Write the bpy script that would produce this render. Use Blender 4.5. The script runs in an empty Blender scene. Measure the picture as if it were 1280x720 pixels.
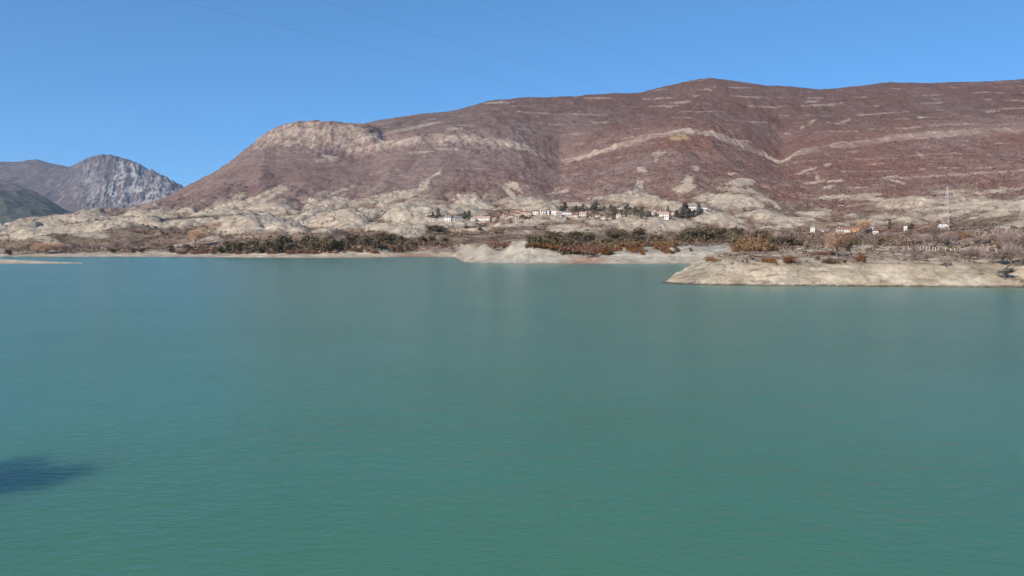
import bpy, math, random
import numpy as np
R = math.radians
rng = np.random.default_rng(7)
random.seed(7)
scene = bpy.context.scene
COL = scene.collection

# ------------------------------------------------------------------ camera
CAM_Z, FPX, PITCH = 20.0, 914.0, math.atan(65 / 914.0)
CP, SP = math.cos(PITCH), math.sin(PITCH)
cam_d = bpy.data.cameras.new('camera')
cam = bpy.data.objects.new('camera', cam_d)
COL.objects.link(cam)
cam.location = (0, 0, CAM_Z)
cam.rotation_euler = (math.pi / 2 - PITCH, 0, 0)
cam_d.angle = 2 * math.atan(640 / FPX)
cam_d.clip_start = 0.5
cam_d.clip_end = 40000
scene.camera = cam


def sight(px, py):
    """bearing (x per metre of depth) and rise (z per metre of depth) of the sight line through an image pixel"""
    r = (np.asarray(px, float) - 640) / FPX
    s = (360 - np.asarray(py, float)) / FPX
    dy = CP + s * SP
    return r / dy, (-SP + s * CP) / dy


def from_image_px(px, py, d):  # bearing and height of an image pixel at an assumed depth
    u, v = sight(px, py)
    return u, CAM_Z + v * d


def to_image_px(x, y, z):
    """inverse of sight(): projects terrain points to image pixels, where the colour patches are laid out"""
    dz = z - CAM_Z
    f = y * CP - dz * SP
    return 640 + FPX * x / f, 360 - FPX * (y * SP + dz * CP) / f


# ------------------------------------------------------------------ noise
_perm = rng.permutation(512).astype(np.int64)
_perm = np.concatenate([_perm, _perm])
_ang = rng.random(512) * 2 * np.pi
_gx, _gy = np.cos(_ang), np.sin(_ang)


def perlin(x, y):
    xi = np.floor(x).astype(np.int64)
    yi = np.floor(y).astype(np.int64)
    xf, yf = x - xi, y - yi
    xi &= 511
    yi &= 511
    u = xf * xf * xf * (xf * (xf * 6 - 15) + 10)
    v = yf * yf * yf * (yf * (yf * 6 - 15) + 10)

    def g(ix, iy, fx, fy):
        h = _perm[_perm[ix & 511] + (iy & 511)]
        h = h & 511
        return _gx[h] * fx + _gy[h] * fy
    a = g(xi, yi, xf, yf)
    b = g(xi + 1, yi, xf - 1, yf)
    c = g(xi, yi + 1, xf, yf - 1)
    d = g(xi + 1, yi + 1, xf - 1, yf - 1)
    return 1.5 * ((a + (b - a) * u) + ((c + (d - c) * u) - (a + (b - a) * u)) * v)


def fbm(x, y, oct=4, gain=0.5):
    s = 0
    a = 1.0
    t = 0
    for i in range(oct):
        s = s + a * perlin(x * 2 ** i + 17.3 * i, y * 2 ** i - 9.1 * i)
        t += a
        a *= gain
    return s / t


def ridged(x, y, oct=3, gain=0.5):
    s = 0
    a = 1.0
    t = 0
    for i in range(oct):
        s = s + a * (1 - 2 * np.abs(perlin(x * 2 ** i + 31.7 * i, y * 2 ** i + 5.3 * i)))
        t += a
        a *= gain
    return s / t


def sstep(a, b, x):
    t = np.clip((x - a) / (b - a), 0, 1)
    return t * t * (3 - 2 * t)


# ------------------------------------------------------------------ terrain levels set from image pixels
UT = np.linspace(-1.3, 1.3, 5201)


def smooth(a, n):
    if n < 2:
        return a
    k = np.hanning(n + 2)[1:-1]
    k /= k.sum()
    p = np.pad(a, n, mode='edge')
    return np.convolve(p, k, 'same')[n:-n]


class Land:
    def __init__(self, levels, sm=31):
        """levels: list of (depth or {px:depth}, {px:py} or {px:('z',height)})"""
        self.D, self.Z = [], []
        for dep, prof, mode in levels:
            xs = np.array(sorted(prof))
            v = np.array([prof[k] for k in xs], float)
            if isinstance(dep, dict):
                dx = np.array(sorted(dep))
                dv = np.array([dep[k] for k in dx], float)
                d = np.interp(xs, dx, dv)
            else:
                dx = xs
                d = np.full(len(xs), float(dep))
            if mode == 'py':
                u, z = from_image_px(xs, v, d)
            else:
                u, _ = sight(xs, np.full(len(xs), 300.0))
                z = v
            ZT = smooth(np.interp(UT, u, z), sm)
            if isinstance(dep, dict):
                ud, _ = sight(dx, np.full(len(dx), 300.0))
                DT = smooth(np.interp(UT, ud, dv), sm)
            else:
                DT = np.full(len(UT), float(dep))
            self.D.append(DT)
            self.Z.append(ZT)
        self.D = np.array(self.D)
        self.Z = np.array(self.Z)
        h = np.diff(self.D, axis=0)
        s = np.diff(self.Z, axis=0) / h
        m = np.zeros_like(self.Z)
        prod = s[:-1] * s[1:]
        w1 = 2 * h[1:] + h[:-1]
        w2 = h[1:] + 2 * h[:-1]
        with np.errstate(divide='ignore', invalid='ignore'):
            hm = (w1 + w2) / (w1 / s[:-1] + w2 / s[1:])
        m[1:-1] = np.where(prod > 0, hm, 0)
        m[0], m[-1] = s[0], s[-1]
        self.M = m

    def at(self, x, y):
        """height and fractional level of ground points"""
        y = np.maximum(y, 1.0)
        u = np.clip(x / y, UT[0], UT[-1])
        fi = (u - UT[0]) / (UT[1] - UT[0])
        i0 = np.clip(fi.astype(int), 0, len(UT) - 2)
        w = fi - i0

        def pick(A):
            return A[:, i0] * (1 - w) + A[:, i0 + 1] * w
        D, Z, M = pick(self.D), pick(self.Z), pick(self.M)
        K = len(D)
        seg = np.clip((y[None, :] >= D).sum(0) - 1, 0, K - 2)
        ix = np.arange(len(y))
        d0, d1 = D[seg, ix], D[seg + 1, ix]
        t = np.clip((y - d0) / (d1 - d0), 0, 1)
        h = d1 - d0
        z0, z1, m0, m1 = Z[seg, ix], Z[seg + 1, ix], M[seg, ix], M[seg + 1, ix]
        t2, t3 = t * t, t * t * t
        z = (2 * t3 - 3 * t2 + 1) * z0 + (t3 - 2 * t2 + t) * h * m0 + (-2 * t3 + 3 * t2) * z1 + (t3 - t2) * h * m1
        return z, seg + t


def shore_d(py):
    _, v = sight(640, py)
    return -CAM_Z / v


SH = {-400: 321, 0: 321, 200: 321.2, 330: 322.3, 430: 322.3, 490: 321.3, 540: 321.2, 568: 321.6, 580: 328.3, 620: 329.2, 660: 329.6, 760: 330, 830: 330, 1000: 330, 1700: 330}
shd = {k: float(shore_d(v)) for k, v in SH.items()}


def off(o):
    return {k: v + o for k, v in shd.items()}


zc = lambda v: {k: v for k in SH}
MAIN = Land([
    (150, zc(-6), 'z'),
    (off(-60), zc(-3), 'z'),
    (shd, zc(0), 'z'),                                                         # 2 waterline
    (off(34), {-300: 318, 0: 317.5, 60: 318, 120: 317, 200: 316.5, 260: 318, 330: 317.5, 400: 317, 430: 314, 470: 315, 500: 318, 540: 318, 566: 318.5, 580: 326.5, 590: 322, 597: 317.5,
               605: 312.5, 614: 315, 622: 317, 640: 311, 665: 309, 690: 312, 720: 319, 735: 321, 760: 318, 800: 316, 840: 315, 880: 315, 940: 316, 1300: 316, 1600: 316}, 'py'),  # 3
    (860, {-300: 309, 0: 308, 60: 306, 120: 304, 200: 304, 260: 305, 330: 302, 400: 301, 470: 300, 540: 301, 575: 300, 600: 299, 660: 296, 720: 296, 780: 298,
                830: 299, 880: 299, 940: 300, 1000: 302, 1060: 302, 1120: 297, 1180: 291, 1240: 285, 1280: 280, 1400: 275, 1600: 272}, 'py'),      # 4
    (1150, {-300: 296, 0: 293, 60: 290, 120: 288, 200: 285, 260: 284, 330: 283, 400: 283, 470: 281, 540: 277, 575: 276.5, 600: 276, 640: 272.5, 680: 271, 720: 273, 760: 275.5,
            800: 272, 830: 271, 860: 270, 880: 272, 940: 283, 1000: 287, 1060: 287, 1120: 281, 1180: 275, 1240: 268, 1280: 263, 1400: 260, 1600: 258}, 'py'),     # 5
    (1650, {-300: 290, 0: 285, 60: 278, 120: 271, 200: 266, 260: 262, 330: 257, 400: 257, 470: 253, 540: 252, 600: 252, 660: 255, 720: 256, 780: 253, 830: 253,
            880: 250, 940: 250, 1000: 259, 1060: 260, 1120: 255, 1180: 251, 1240: 249, 1280: 245, 1400: 243, 1600: 240}, 'py'),     # 6
    ({-300: 2500, 400: 2450, 560: 2470, 700: 2620, 850: 2430, 975: 2640, 1080: 2600, 1600: 2600},
     {-300: 304, 0: 294, 60: 286, 120: 276, 180: 261.5, 208: 250, 232: 237.5, 256: 224, 280: 209, 304: 196, 328: 184, 360: 181, 400: 184, 440: 192, 480: 187, 520: 180, 560: 178, 600: 179, 640: 184,
      680: 198, 700: 207, 740: 196, 780: 183, 820: 174, 850: 169, 890: 171, 930: 186, 960: 200, 978: 206, 1000: 193, 1040: 187, 1080: 183, 1120: 176,
      1160: 172, 1200: 169, 1280: 166, 1600: 160}, 'py'),     # 7 structural bench, foot of the cliff
    ({-300: 2640, 440: 2640, 520: 2560, 560: 2560, 700: 2720, 850: 2530, 975: 2740, 1080: 2690, 1600: 2690},
     {-300: 310, 0: 300, 60: 292, 120: 282, 180: 268, 208: 256, 232: 243, 256: 228, 280: 211, 304: 192, 318: 180, 328: 171, 336: 165.5, 346: 160, 366: 154, 390: 152, 420: 154, 440: 157, 462: 162, 480: 178,
      520: 172, 560: 170, 600: 171, 640: 177, 680: 192, 700: 202, 740: 190, 780: 177, 820: 168, 850: 163, 890: 165, 930: 180, 960: 195, 978: 202, 1000: 187, 1040: 181, 1080: 177, 1120: 170,
      1160: 166, 1200: 163, 1280: 160, 1600: 154}, 'py'),     # 8 top of the cliff
    (3200, {-300: 320, 0: 310, 120: 300, 180: 285, 232: 262, 280: 235, 330: 200, 360: 180, 390: 170, 440: 164, 470: 161, 520: 158, 560: 153, 610: 145, 640: 144, 700: 146, 760: 147, 800: 148, 850: 142, 890: 140,
            930: 144, 975: 150, 1020: 149, 1060: 147, 1110: 142, 1160: 139, 1220: 136, 1280: 134, 1600: 130}, 'py'),  # 9
    (3900, {-300: 330, 0: 320, 120: 310, 180: 300, 232: 280, 330: 220, 390: 185, 440: 164, 456: 158.5, 480: 153, 520: 146.5, 560: 142, 588: 135, 610: 128, 640: 126, 700: 123, 760: 119, 800: 117, 840: 108,
            868: 102, 890: 101, 920: 104, 960: 109, 1000: 111, 1025: 113, 1060: 110, 1110: 105, 1160: 106, 1220: 104, 1280: 101, 1400: 106, 1600: 112}, 'py'),  # 10 skyline
    (5200, {-300: 330, 0: 320, 120: 315, 232: 300, 330: 260, 440: 210, 600: 160, 800: 150, 1000: 145, 1280: 140, 1600: 150}, 'py'),
], sm=25)

# mounds: px, depth, height, half width, half depth
MOUNDS = [(822, 1000, 9, 62, 60), (705, 960, 5, 40, 40), (606, 590, 2.2, 8, 12), (611, 575, 1.2, 9, 9), (650, 566, 3.0, 16, 16), (112, 880, 9, 60, 60), (60, 830, 5, 40, 50), (30, 800, 4, 30, 40),
          (160, 1000, 8, 50, 60), (215, 900, 5, 45, 50), (300, 1050, 12, 90, 80), (520, 1250, 14, 80, 90), (445, 1150, 10, 50, 70), (560, 740, 3, 30, 25), (925, 1560, 20, 55, 120), (862, 1800, 20, 40, 110),
          (1262, 620, 10, 60, 70), (1000, 1150, 6, 60, 50), (1080, 1250, 8, 70, 60), (925, 700, 3, 30, 40), (980, 740, 3, 34, 40), (1120, 700, 4, 50, 40), (460, 718, 5, 26, 16)]
PEN_TOP = {812: 0, 819: 0.3, 828: 1.1, 838: 2.2, 850: 3.5, 870: 5.5, 890: 7.2, 905: 8.3, 940: 9.2, 1000: 9.0, 1060: 8.8, 1120: 8.6, 1200: 8.8, 1280: 9, 1700: 9}
PEN_NEAR = {812: 353.0, 828: 353.6, 850: 355.3, 900: 356.5, 1000: 357.2, 1100: 358, 1280: 359.3, 1700: 361}
PEN_BACK = {812: 0, 819: 6, 828: 16, 840: 34, 870: 90, 890: 150, 905: 260, 930: 500, 1700: 700}


def tab(t, u):
    xs = np.array(sorted(t))
    uu, _ = sight(xs, np.full(len(xs), 340.0))
    return np.interp(u, uu, np.array([t[k] for k in xs], float))


def billow(x, y):
    wx = x + 40 * fbm(x / 260, y / 260, 2) + 10 * fbm(x / 50, y / 50, 2)
    wy = y + 14 * fbm(x / 60 + 5, y / 60, 2)
    return np.abs(perlin(wx / 135 + 2.2, wy / 210 + 8.8)) + 0.5 * np.abs(perlin(wx / 62 + 7.7, wy / 95 + 1.1)) + 0.22 * np.abs(perlin(wx / 27, wy / 40))


def ground(x, y, detail=True):
    x = np.atleast_1d(np.asarray(x, float))
    y = np.atleast_1d(np.asarray(y, float))
    z, lev = MAIN.at(x, y)
    if detail:
        u = x / np.maximum(y, 1)
        for px, d, h, wx, wy in MOUNDS:
            mx = sight(px, 290)[0] * d
            z = z + h * np.exp(-((x - mx) / wx) ** 2 - ((y - d) / wy) ** 2) * sstep(2.0, 2.5, lev)
        wx = x + 40 * fbm(x / 260, y / 260, 2)
        # beach and terrace relief
        a1 = sstep(2.2, 3.2, lev) * (1 - sstep(4.2, 5.0, lev))
        z = z + a1 * (1.3 * fbm(x / 34, y / 34, 4) + 1.8 * ridged(x / 60 + 3, y / 80, 3) + 1.7 * sstep(-0.02, 0.0, u) * ridged(x / 21 + 0.3 * fbm(x / 30, y / 30, 2), y / 24, 4, 0.55))
        # badlands gullies
        a2 = sstep(3.8, 4.6, lev) * (1 - sstep(6.1, 6.7, lev))
        z = z + a2 * (24 * (1 - 0.62 * sstep(-190, -130, x) * sstep(230, 160, x) * sstep(980, 1060, y) * sstep(1330, 1250, y)) * (billow(x, y) - 0.42) + 3.0 * fbm(x / 60, y / 60, 4) + 4.2 * ridged(wx / 30 + 0.4 * fbm(x / 20, y / 20, 2), y / 58, 4, 0.6) + 1.2 * np.tanh(3 * np.sin(z / 3.2 + 2 * fbm(x / 150, y / 150, 2))))
        # mountain ravines
        a3 = sstep(6.0, 6.6, lev) * (1 - 0.75 * sstep(6.8, 7.0, lev) * (1 - sstep(8.0, 8.3, lev))) * (1 - 0.8 * sstep(9.5, 10.0, lev))
        left = sstep(0.02, -0.12, u)
        a3 = a3 * (1 - 0.45 * left)
        z = z + a3 * (17 * ridged(wx / 240 + 7, y / 700, 5, 0.55) + 10 * fbm(x / 120, y / 160, 5, 0.55) + 4 * fbm(x / 30, y / 40, 3))
        crag = sstep(6.7, 7.0, lev) * (1 - sstep(8.0, 8.5, lev))
        z = z + crag * (9 * fbm(x / 45, y / 60, 4) + 5 * ridged(x / 28, y / 90, 2))
        z = z + sstep(9.3, 9.9, lev) * 3.2 * fbm(x / 22, y / 22, 3)
    # right peninsula
    u = x / np.maximum(y, 1)
    near = shore_d(tab(PEN_NEAR, u))
    near = near + 1.6 * fbm(x / 9.0, x * 0 + 2.5, 3) + 2.0 * fbm(x / 40.0, x * 0 + 8.5, 2)
    top = tab(PEN_TOP, u)
    back = tab(PEN_BACK, u)
    t = (y - near)
    run = 30.0
    prof = np.where(t < 0, t * 0.25, top * (1 - (1 - np.clip(t / run, 0, 1)) ** 1.5) + np.clip(t - run, 0, 400) * 0.014)
    fall = np.clip((back - t) / 18.0, -0.6, 1)
    pen = np.where(t < 0, prof, np.minimum(prof, prof * fall + (fall - 1) * 0.5))
    pen = np.where((u > sight(815, 340)[0]), pen, -6)
    if detail:
        a = sstep(0.5, 6, t) * sstep(0, 1.5, pen)
        pen = pen + a * (0.7 * fbm(x / 11, y / 11, 5, 0.6) + 0.55 * np.tanh(4 * fbm(x / 7 + 4, y / 5, 3)) * (fbm(x / 30, y / 30, 2) > 0.08) + 0.8 * ridged(x / 24, y / 40, 3))
    if detail:
        pen = pen + a * sstep(7.8, 6.5, pen) * 0.16 * np.tanh(3 * np.sin(pen * 2 * np.pi / 1.15 + 1.6 * fbm(x / 25, y / 25, 3)))
    pen = np.where(t > 420, np.minimum(pen, 12), pen)
    blend = sstep(330, 200, t)
    z2 = np.where(pen > -5, np.maximum(z, pen * blend + np.minimum(z, pen) * (1 - blend)), z)
    on_pen = (z2 > z + 0.01) | ((t > 0) & (pen > z - 1) & (t < 130) & (u > sight(815, 340)[0]))
    # low sand spit on the left
    ua = sight(104, 325)[0]
    su = np.clip((ua - u) / (ua - sight(0, 325)[0]), 0, 1.6)
    dn = shore_d(329.2 + 0.9 * np.clip(su, 0, 1)) + 5 * fbm(x / 30, x * 0 + 1.5, 2)
    wd = 6 + 90 * su ** 1.6
    tt = (y - dn) / np.maximum(wd, 1)
    spit = np.where((u < ua) & (tt > -1) & (tt < 2), (0.5 + 1.3 * su) * (1 - (2 * tt - 1) ** 2), -6)
    z3 = np.maximum(z2, spit)
    on_spit = (z3 > z2 + 0.01)
    return z3, lev, on_pen, on_spit


def hit(px, py, dmin=240, dmax=4300, skip_pen=False):
    """where the sight line through an image pixel meets the ground"""
    d = np.exp(np.linspace(math.log(dmin), math.log(dmax), 2600))
    u, v = sight(px, py)
    z, _, _, _ = ground(u * d, d)
    below = np.where((CAM_Z + v * d <= z) & (z > 0.05))[0]
    k = below[0] if len(below) else int(np.argmin(CAM_Z + v * d - z))
    return float(u * d[k]), float(d[k]), float(z[k])


# ------------------------------------------------------------------ node helpers
def new_mat(name):
    m = bpy.data.materials.new(name)
    m.use_nodes = True
    nt = m.node_tree
    for n in list(nt.nodes):
        nt.nodes.remove(n)
    out = nt.nodes.new('ShaderNodeOutputMaterial')
    b = nt.nodes.new('ShaderNodeBsdfPrincipled')
    nt.links.new(b.outputs[0], out.inputs[0])
    b.inputs['Roughness'].default_value = 0.95
    b.inputs['Specular IOR Level'].default_value = 0.15
    return m, nt, b


def N(nt, t, **kw):
    n = nt.nodes.new(t)
    for k, v in kw.items():
        if k.startswith('i_'):
            key = k[2:]
            n.inputs[int(key) if key.isdigit() else key.replace('_', ' ')].default_value = v
        else:
            setattr(n, k, v)
    return n


def noise_val(nt, vec, scale, detail=4, rough=0.6):
    n = N(nt, 'ShaderNodeTexNoise')
    n.inputs['Scale'].default_value = scale
    n.inputs['Detail'].default_value = detail
    n.inputs['Roughness'].default_value = rough
    nt.links.new(vec, n.inputs['Vector'])
    return n.outputs[0]


def maprange(nt, v, a, b, c, d):
    n = N(nt, 'ShaderNodeMapRange')
    nt.links.new(v, n.inputs[0])
    for i, q in enumerate((a, b, c, d)):
        n.inputs[i + 1].default_value = q
    return n.outputs[0]


def mul_col(nt, col, val):
    n = N(nt, 'ShaderNodeMix', data_type='RGBA', blend_type='MULTIPLY')
    n.inputs[0].default_value = 1
    nt.links.new(col, n.inputs[6])
    nt.links.new(val, n.inputs[7])
    return n.outputs[2]


def terrain_mat(name, s_coarse, s_fine, lo, hi, bump):
    m, nt, b = new_mat(name)
    at = N(nt, 'ShaderNodeAttribute', attribute_name='albedo')
    geo = N(nt, 'ShaderNodeNewGeometry')
    pos = geo.outputs['Position']
    n1 = noise_val(nt, pos, s_coarse, 5, 0.65)
    n2 = noise_val(nt, pos, s_fine, 4, 0.7)
    c = mul_col(nt, at.outputs['Color'], maprange(nt, n1, 0.3, 0.7, lo, hi))
    c = mul_col(nt, c, maprange(nt, n2, 0.3, 0.7, lo, hi))
    n3 = noise_val(nt, pos, math.sqrt(s_coarse * s_fine), 4, 0.7)
    c = mul_col(nt, c, maprange(nt, n3, 0.35, 0.65, lo - 0.04, hi + 0.04))
    nt.links.new(c, b.inputs['Base Color'])
    bp = N(nt, 'ShaderNodeBump')
    bp.inputs['Strength'].default_value = 0.7
    bp.inputs['Distance'].default_value = bump
    nt.links.new(n2, bp.inputs['Height'])
    nt.links.new(bp.outputs[0], b.inputs['Normal'])
    b.inputs['Specular IOR Level'].default_value = 0.0
    return m


def foliage_mat(name, col, col2, var=0.35):
    m, nt, b = new_mat(name)
    oi = N(nt, 'ShaderNodeObjectInfo')
    geo = N(nt, 'ShaderNodeNewGeometry')
    n1 = noise_val(nt, geo.outputs['Position'], 0.7, 3)
    mix = N(nt, 'ShaderNodeMix', data_type='RGBA')
    mix.inputs[6].default_value = (*col, 1)
    mix.inputs[7].default_value = (*col2, 1)
    nt.links.new(maprange(nt, n1, 0.35, 0.65, 0, 1), mix.inputs[0])
    c = mul_col(nt, mix.outputs[2], maprange(nt, oi.outputs['Random'], 0, 1, 1 - var, 1 + var))
    nt.links.new(c, b.inputs['Base Color'])
    b.inputs['Roughness'].default_value = 0.8
    b.inputs['Specular IOR Level'].default_value = 0.1
    return m


def plain_mat(name, col, rough=0.8, scale=0.8, lo=0.8, hi=1.15, metal=0.0):
    m, nt, b = new_mat(name)
    geo = N(nt, 'ShaderNodeNewGeometry')
    n1 = noise_val(nt, geo.outputs['Position'], scale, 4)
    rgb = N(nt, 'ShaderNodeRGB')
    rgb.outputs[0].default_value = (*col, 1)
    nt.links.new(mul_col(nt, rgb.outputs[0], maprange(nt, n1, 0.3, 0.7, lo, hi)), b.inputs['Base Color'])
    b.inputs['Roughness'].default_value = rough
    b.inputs['Metallic'].default_value = metal
    return m


def attr_mat(name):
    m, nt, b = new_mat(name)
    at = N(nt, 'ShaderNodeAttribute', attribute_name='albedo')
    nt.links.new(at.outputs['Color'], b.inputs['Base Color'])
    b.inputs['Specular IOR Level'].default_value = 0.0
    return m


# ------------------------------------------------------------------ mesh helpers
def mesh_np(name, verts, faces, mat, smooth_shade=False, albedo=None, nper=3):
    me = bpy.data.meshes.new(name)
    verts = np.ascontiguousarray(verts, dtype=np.float32)
    faces = np.ascontiguousarray(faces, dtype=np.int32)
    me.vertices.add(len(verts))
    me.vertices.foreach_set('co', verts.ravel())
    me.loops.add(faces.size)
    me.loops.foreach_set('vertex_index', faces.ravel())
    me.polygons.add(len(faces))
    me.polygons.foreach_set('loop_start', np.arange(0, faces.size, nper, dtype=np.int32))
    me.update(calc_edges=True)
    if smooth_shade:
        me.polygons.foreach_set('use_smooth', np.ones(len(faces), bool))
    if albedo is not None:
        a = me.attributes.new('albedo', 'FLOAT_COLOR', 'POINT')
        c = np.ones((len(verts), 4), np.float32)
        c[:, :3] = albedo
        a.data.foreach_set('color', c.ravel())
    me.materials.append(mat)
    me.validate()
    return me


def link(name, me, parent=None, label=None, cat=None, group=None, kind=None, loc=None, rz=None):
    o = bpy.data.objects.new(name, me)
    COL.objects.link(o)
    if parent is not None:
        o.parent = parent
    if label:
        o['label'] = label
    if cat:
        o['category'] = cat
    if group:
        o['group'] = group
    if kind:
        o['kind'] = kind
    if loc is not None:
        o.location = loc
    if rz is not None:
        o.rotation_euler = (0, 0, rz)
    return o


def grid_faces(nr, nc):
    i = np.arange(nr - 1)[:, None] * nc + np.arange(nc - 1)[None, :]
    i = i.ravel()
    return np.stack([i, i + 1, i + nc + 1, i + nc], 1)


class MB:
    """collects boxes, bars and prisms for ONE mesh"""

    def __init__(self):
        self.v, self.f = [], []

    def add(self, vs, fs):
        o = len(self.v)
        self.v += [tuple(p) for p in vs]
        self.f += [tuple(i + o for i in q) for q in fs]

    def box(self, x0, x1, y0, y1, z0, z1):
        self.add([(x0, y0, z0), (x1, y0, z0), (x1, y1, z0), (x0, y1, z0), (x0, y0, z1), (x1, y0, z1), (x1, y1, z1), (x0, y1, z1)],
                 [(0, 3, 2, 1), (4, 5, 6, 7), (0, 1, 5, 4), (1, 2, 6, 5), (2, 3, 7, 6), (3, 0, 4, 7)])

    def bar(self, a, b, r0, r1=None, n=4):
        r1 = r0 if r1 is None else r1
        a, b = np.array(a, float), np.array(b, float)
        d = b - a
        L = np.linalg.norm(d)
        if L < 1e-6:
            return
        d /= L
        h = np.array([0, 0, 1.0]) if abs(d[2]) < 0.9 else np.array([1.0, 0, 0])
        p = np.cross(d, h)
        p /= np.linalg.norm(p)
        q = np.cross(d, p)
        vs = []
        for c, r in ((a, r0), (b, r1)):
            for k in range(n):
                t = 2 * math.pi * k / n
                vs.append(c + r * (math.cos(t) * p + math.sin(t) * q))
        fs = [(k, (k + 1) % n, n + (k + 1) % n, n + k) for k in range(n)]
        fs += [tuple(range(n - 1, -1, -1)), tuple(range(n, 2 * n))]
        self.add(vs, fs)

    def tri(self, a, b, c):
        self.add([a, b, c], [(0, 1, 2)])

    def mesh(self, name, mat, smooth_shade=False):
        me = bpy.data.meshes.new(name)
        me.from_pydata(self.v, [], self.f)
        me.materials.append(mat)
        if smooth_shade:
            for p in me.polygons:
                p.use_smooth = True
        me.update()
        return me


# ------------------------------------------------------------------ main terrain mesh
NC, NR = 1500, 980
uu = np.linspace(-0.98, 0.98, NC)
dd = np.concatenate([np.exp(np.linspace(math.log(215), math.log(1600), 470)), np.exp(np.linspace(math.log(1600), math.log(5200), NR - 470 + 1))[1:]])
Xg = (dd[:, None] * uu[None, :])
Yg = np.repeat(dd[:, None], NC, 1)
Zg = np.zeros_like(Xg)
Lg = np.zeros_like(Xg)
Pg = np.zeros(Xg.shape, bool)
Sg = np.zeros(Xg.shape, bool)
for r0 in range(0, NR, 20):
    s = slice(r0, r0 + 20)
    z, l, p, q = ground(Xg[s].ravel(), Yg[s].ravel())
    sh = Xg[s].shape
    Zg[s], Lg[s], Pg[s], Sg[s] = z.reshape(sh), l.reshape(sh), p.reshape(sh), q.reshape(sh)


def lerp(a, b, t):
    return a + (np.asarray(b) - a) * t[..., None]


WOOD = np.array([0.195, 0.130, 0.118])
RUST = np.array([0.185, 0.092, 0.067])
MAUVE = np.array([0.235, 0.168, 0.150])
ROCK = np.array([0.390, 0.300, 0.230])
MARL = np.array([0.400, 0.325, 0.245])
SAND = np.array([0.470, 0.385, 0.285])
DRY = np.array([0.235, 0.165, 0.115])
SCRUB = np.array([0.115, 0.080, 0.060])
OLIVE = np.array([0.10, 0.09, 0.055])

# pale scree and marl patches on the slopes: px, py, half length, half width, tilt in degrees
PATCH = [(338, 243, 16, 5, 28), (352, 238, 6, 6, 60), (312, 251, 26, 2.6, 22), (300, 245, 8, 3, 15), (290, 254, 18, 4, 8), (414, 243, 28, 1.9, 22), (388, 251, 10, 2, 10),
         (480, 249, 22, 5, 18), (506, 243, 20, 5, 12), (530, 231, 10, 4, 50), (455, 254, 22, 4, 20), (545, 218, 8, 1.6, 40), (585, 250, 16, 7, -4), (612, 246, 9, 3.5, -20), (636, 240, 12, 3, -42), (648, 236, 9, 2, -50),
         (640, 231, 8, 4, -10), (660, 234, 3, 1.6, -60), (700, 240, 10, 1.8, 8), (697, 236, 4, 1.2, 30), (770, 246, 30, 2.4, 4), (799, 232, 4.5, 8, -25), (790, 243, 14, 4, 10), (805, 241, 6, 2.5, -40), (823, 192, 9, 2.6, 10), (820, 197, 3, 5, 0), (803, 212, 5, 3.5, -20),
         (860, 226, 6, 6, 20), (856, 235, 14, 4, 8), (871, 210, 4, 3, 0), (927, 228, 16, 4.5, 4), (924, 238, 26, 2.6, -6), (912, 249, 22, 4, 6), (950, 243, 16, 2, -28), (915, 217, 5, 1.4, 0),
         (1010, 213, 14, 1.6, 18), (1035, 206, 5, 1.6, 12), (1018, 228, 14, 1.6, 6), (1045, 226, 10, 1.5, 4), (1036, 234, 8, 1.6, 15), (1022, 222, 2, 5, 20), (1016, 152, 5, 2, 30), (1003, 159, 3, 2, 40), (984, 167, 4, 1.4, 0), (1054, 152, 9, 1.5, 20),
         (1113, 221, 10, 1.3, 5), (1122, 228, 9, 1.2, -15), (1150, 193, 5, 1.5, -50), (1240, 139, 10, 1.3, 5), (1150, 147, 5, 1.2, 0), (1030, 131, 22, 1.0, 5), (1015, 127, 10, 0.9, 5), (1060, 246, 40, 2.2, 3), (1190, 240, 24, 1.6, 2), (1090, 249, 30, 2.2, -2), (1250, 238, 30, 1.6, 6),
         (500, 163, 46, 1.9, 12), (470, 168, 16, 2.5, 10), (568, 161, 10, 1.4, 4), (415, 197, 10, 3, -10), (400, 201, 8, 2, 0), (560, 187, 12, 1.8, 0), (527, 190, 14, 1.5, 5), (700, 260, 30, 2, 3), (625, 128.5, 18, 0.9, 2), (850, 128, 14, 0.9, 4), (838, 133, 10, 0.8, 3), (880, 112, 12, 0.8, 0),
         (985, 268, 20, 6, 4), (965, 256, 12, 2, 20), (1005, 270, 22, 4, -10), (1030, 266, 14, 6, -14), (1130, 262, 40, 3, 8), (1240, 262, 34, 5, 22)]


def patch_mask(px, py, plist, soft=0.35):
    m = np.zeros(px.shape, np.float32)
    for cx, cy, a, b, t in plist:
        sel = (np.abs(px - cx) < a + b + 4) & (np.abs(py - cy) < a + b + 4)
        if not sel.any():
            continue
        c, s_ = math.cos(R(t)), math.sin(R(t))
        dx, dy = px[sel] - cx, -(py[sel] - cy)
        q = np.sqrt(((dx * c + dy * s_) / a) ** 2 + ((-dx * s_ + dy * c) / b) ** 2)
        m[sel] = np.maximum(m[sel], 1 - sstep(1 - soft, 1 + soft, q))
    return m


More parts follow.
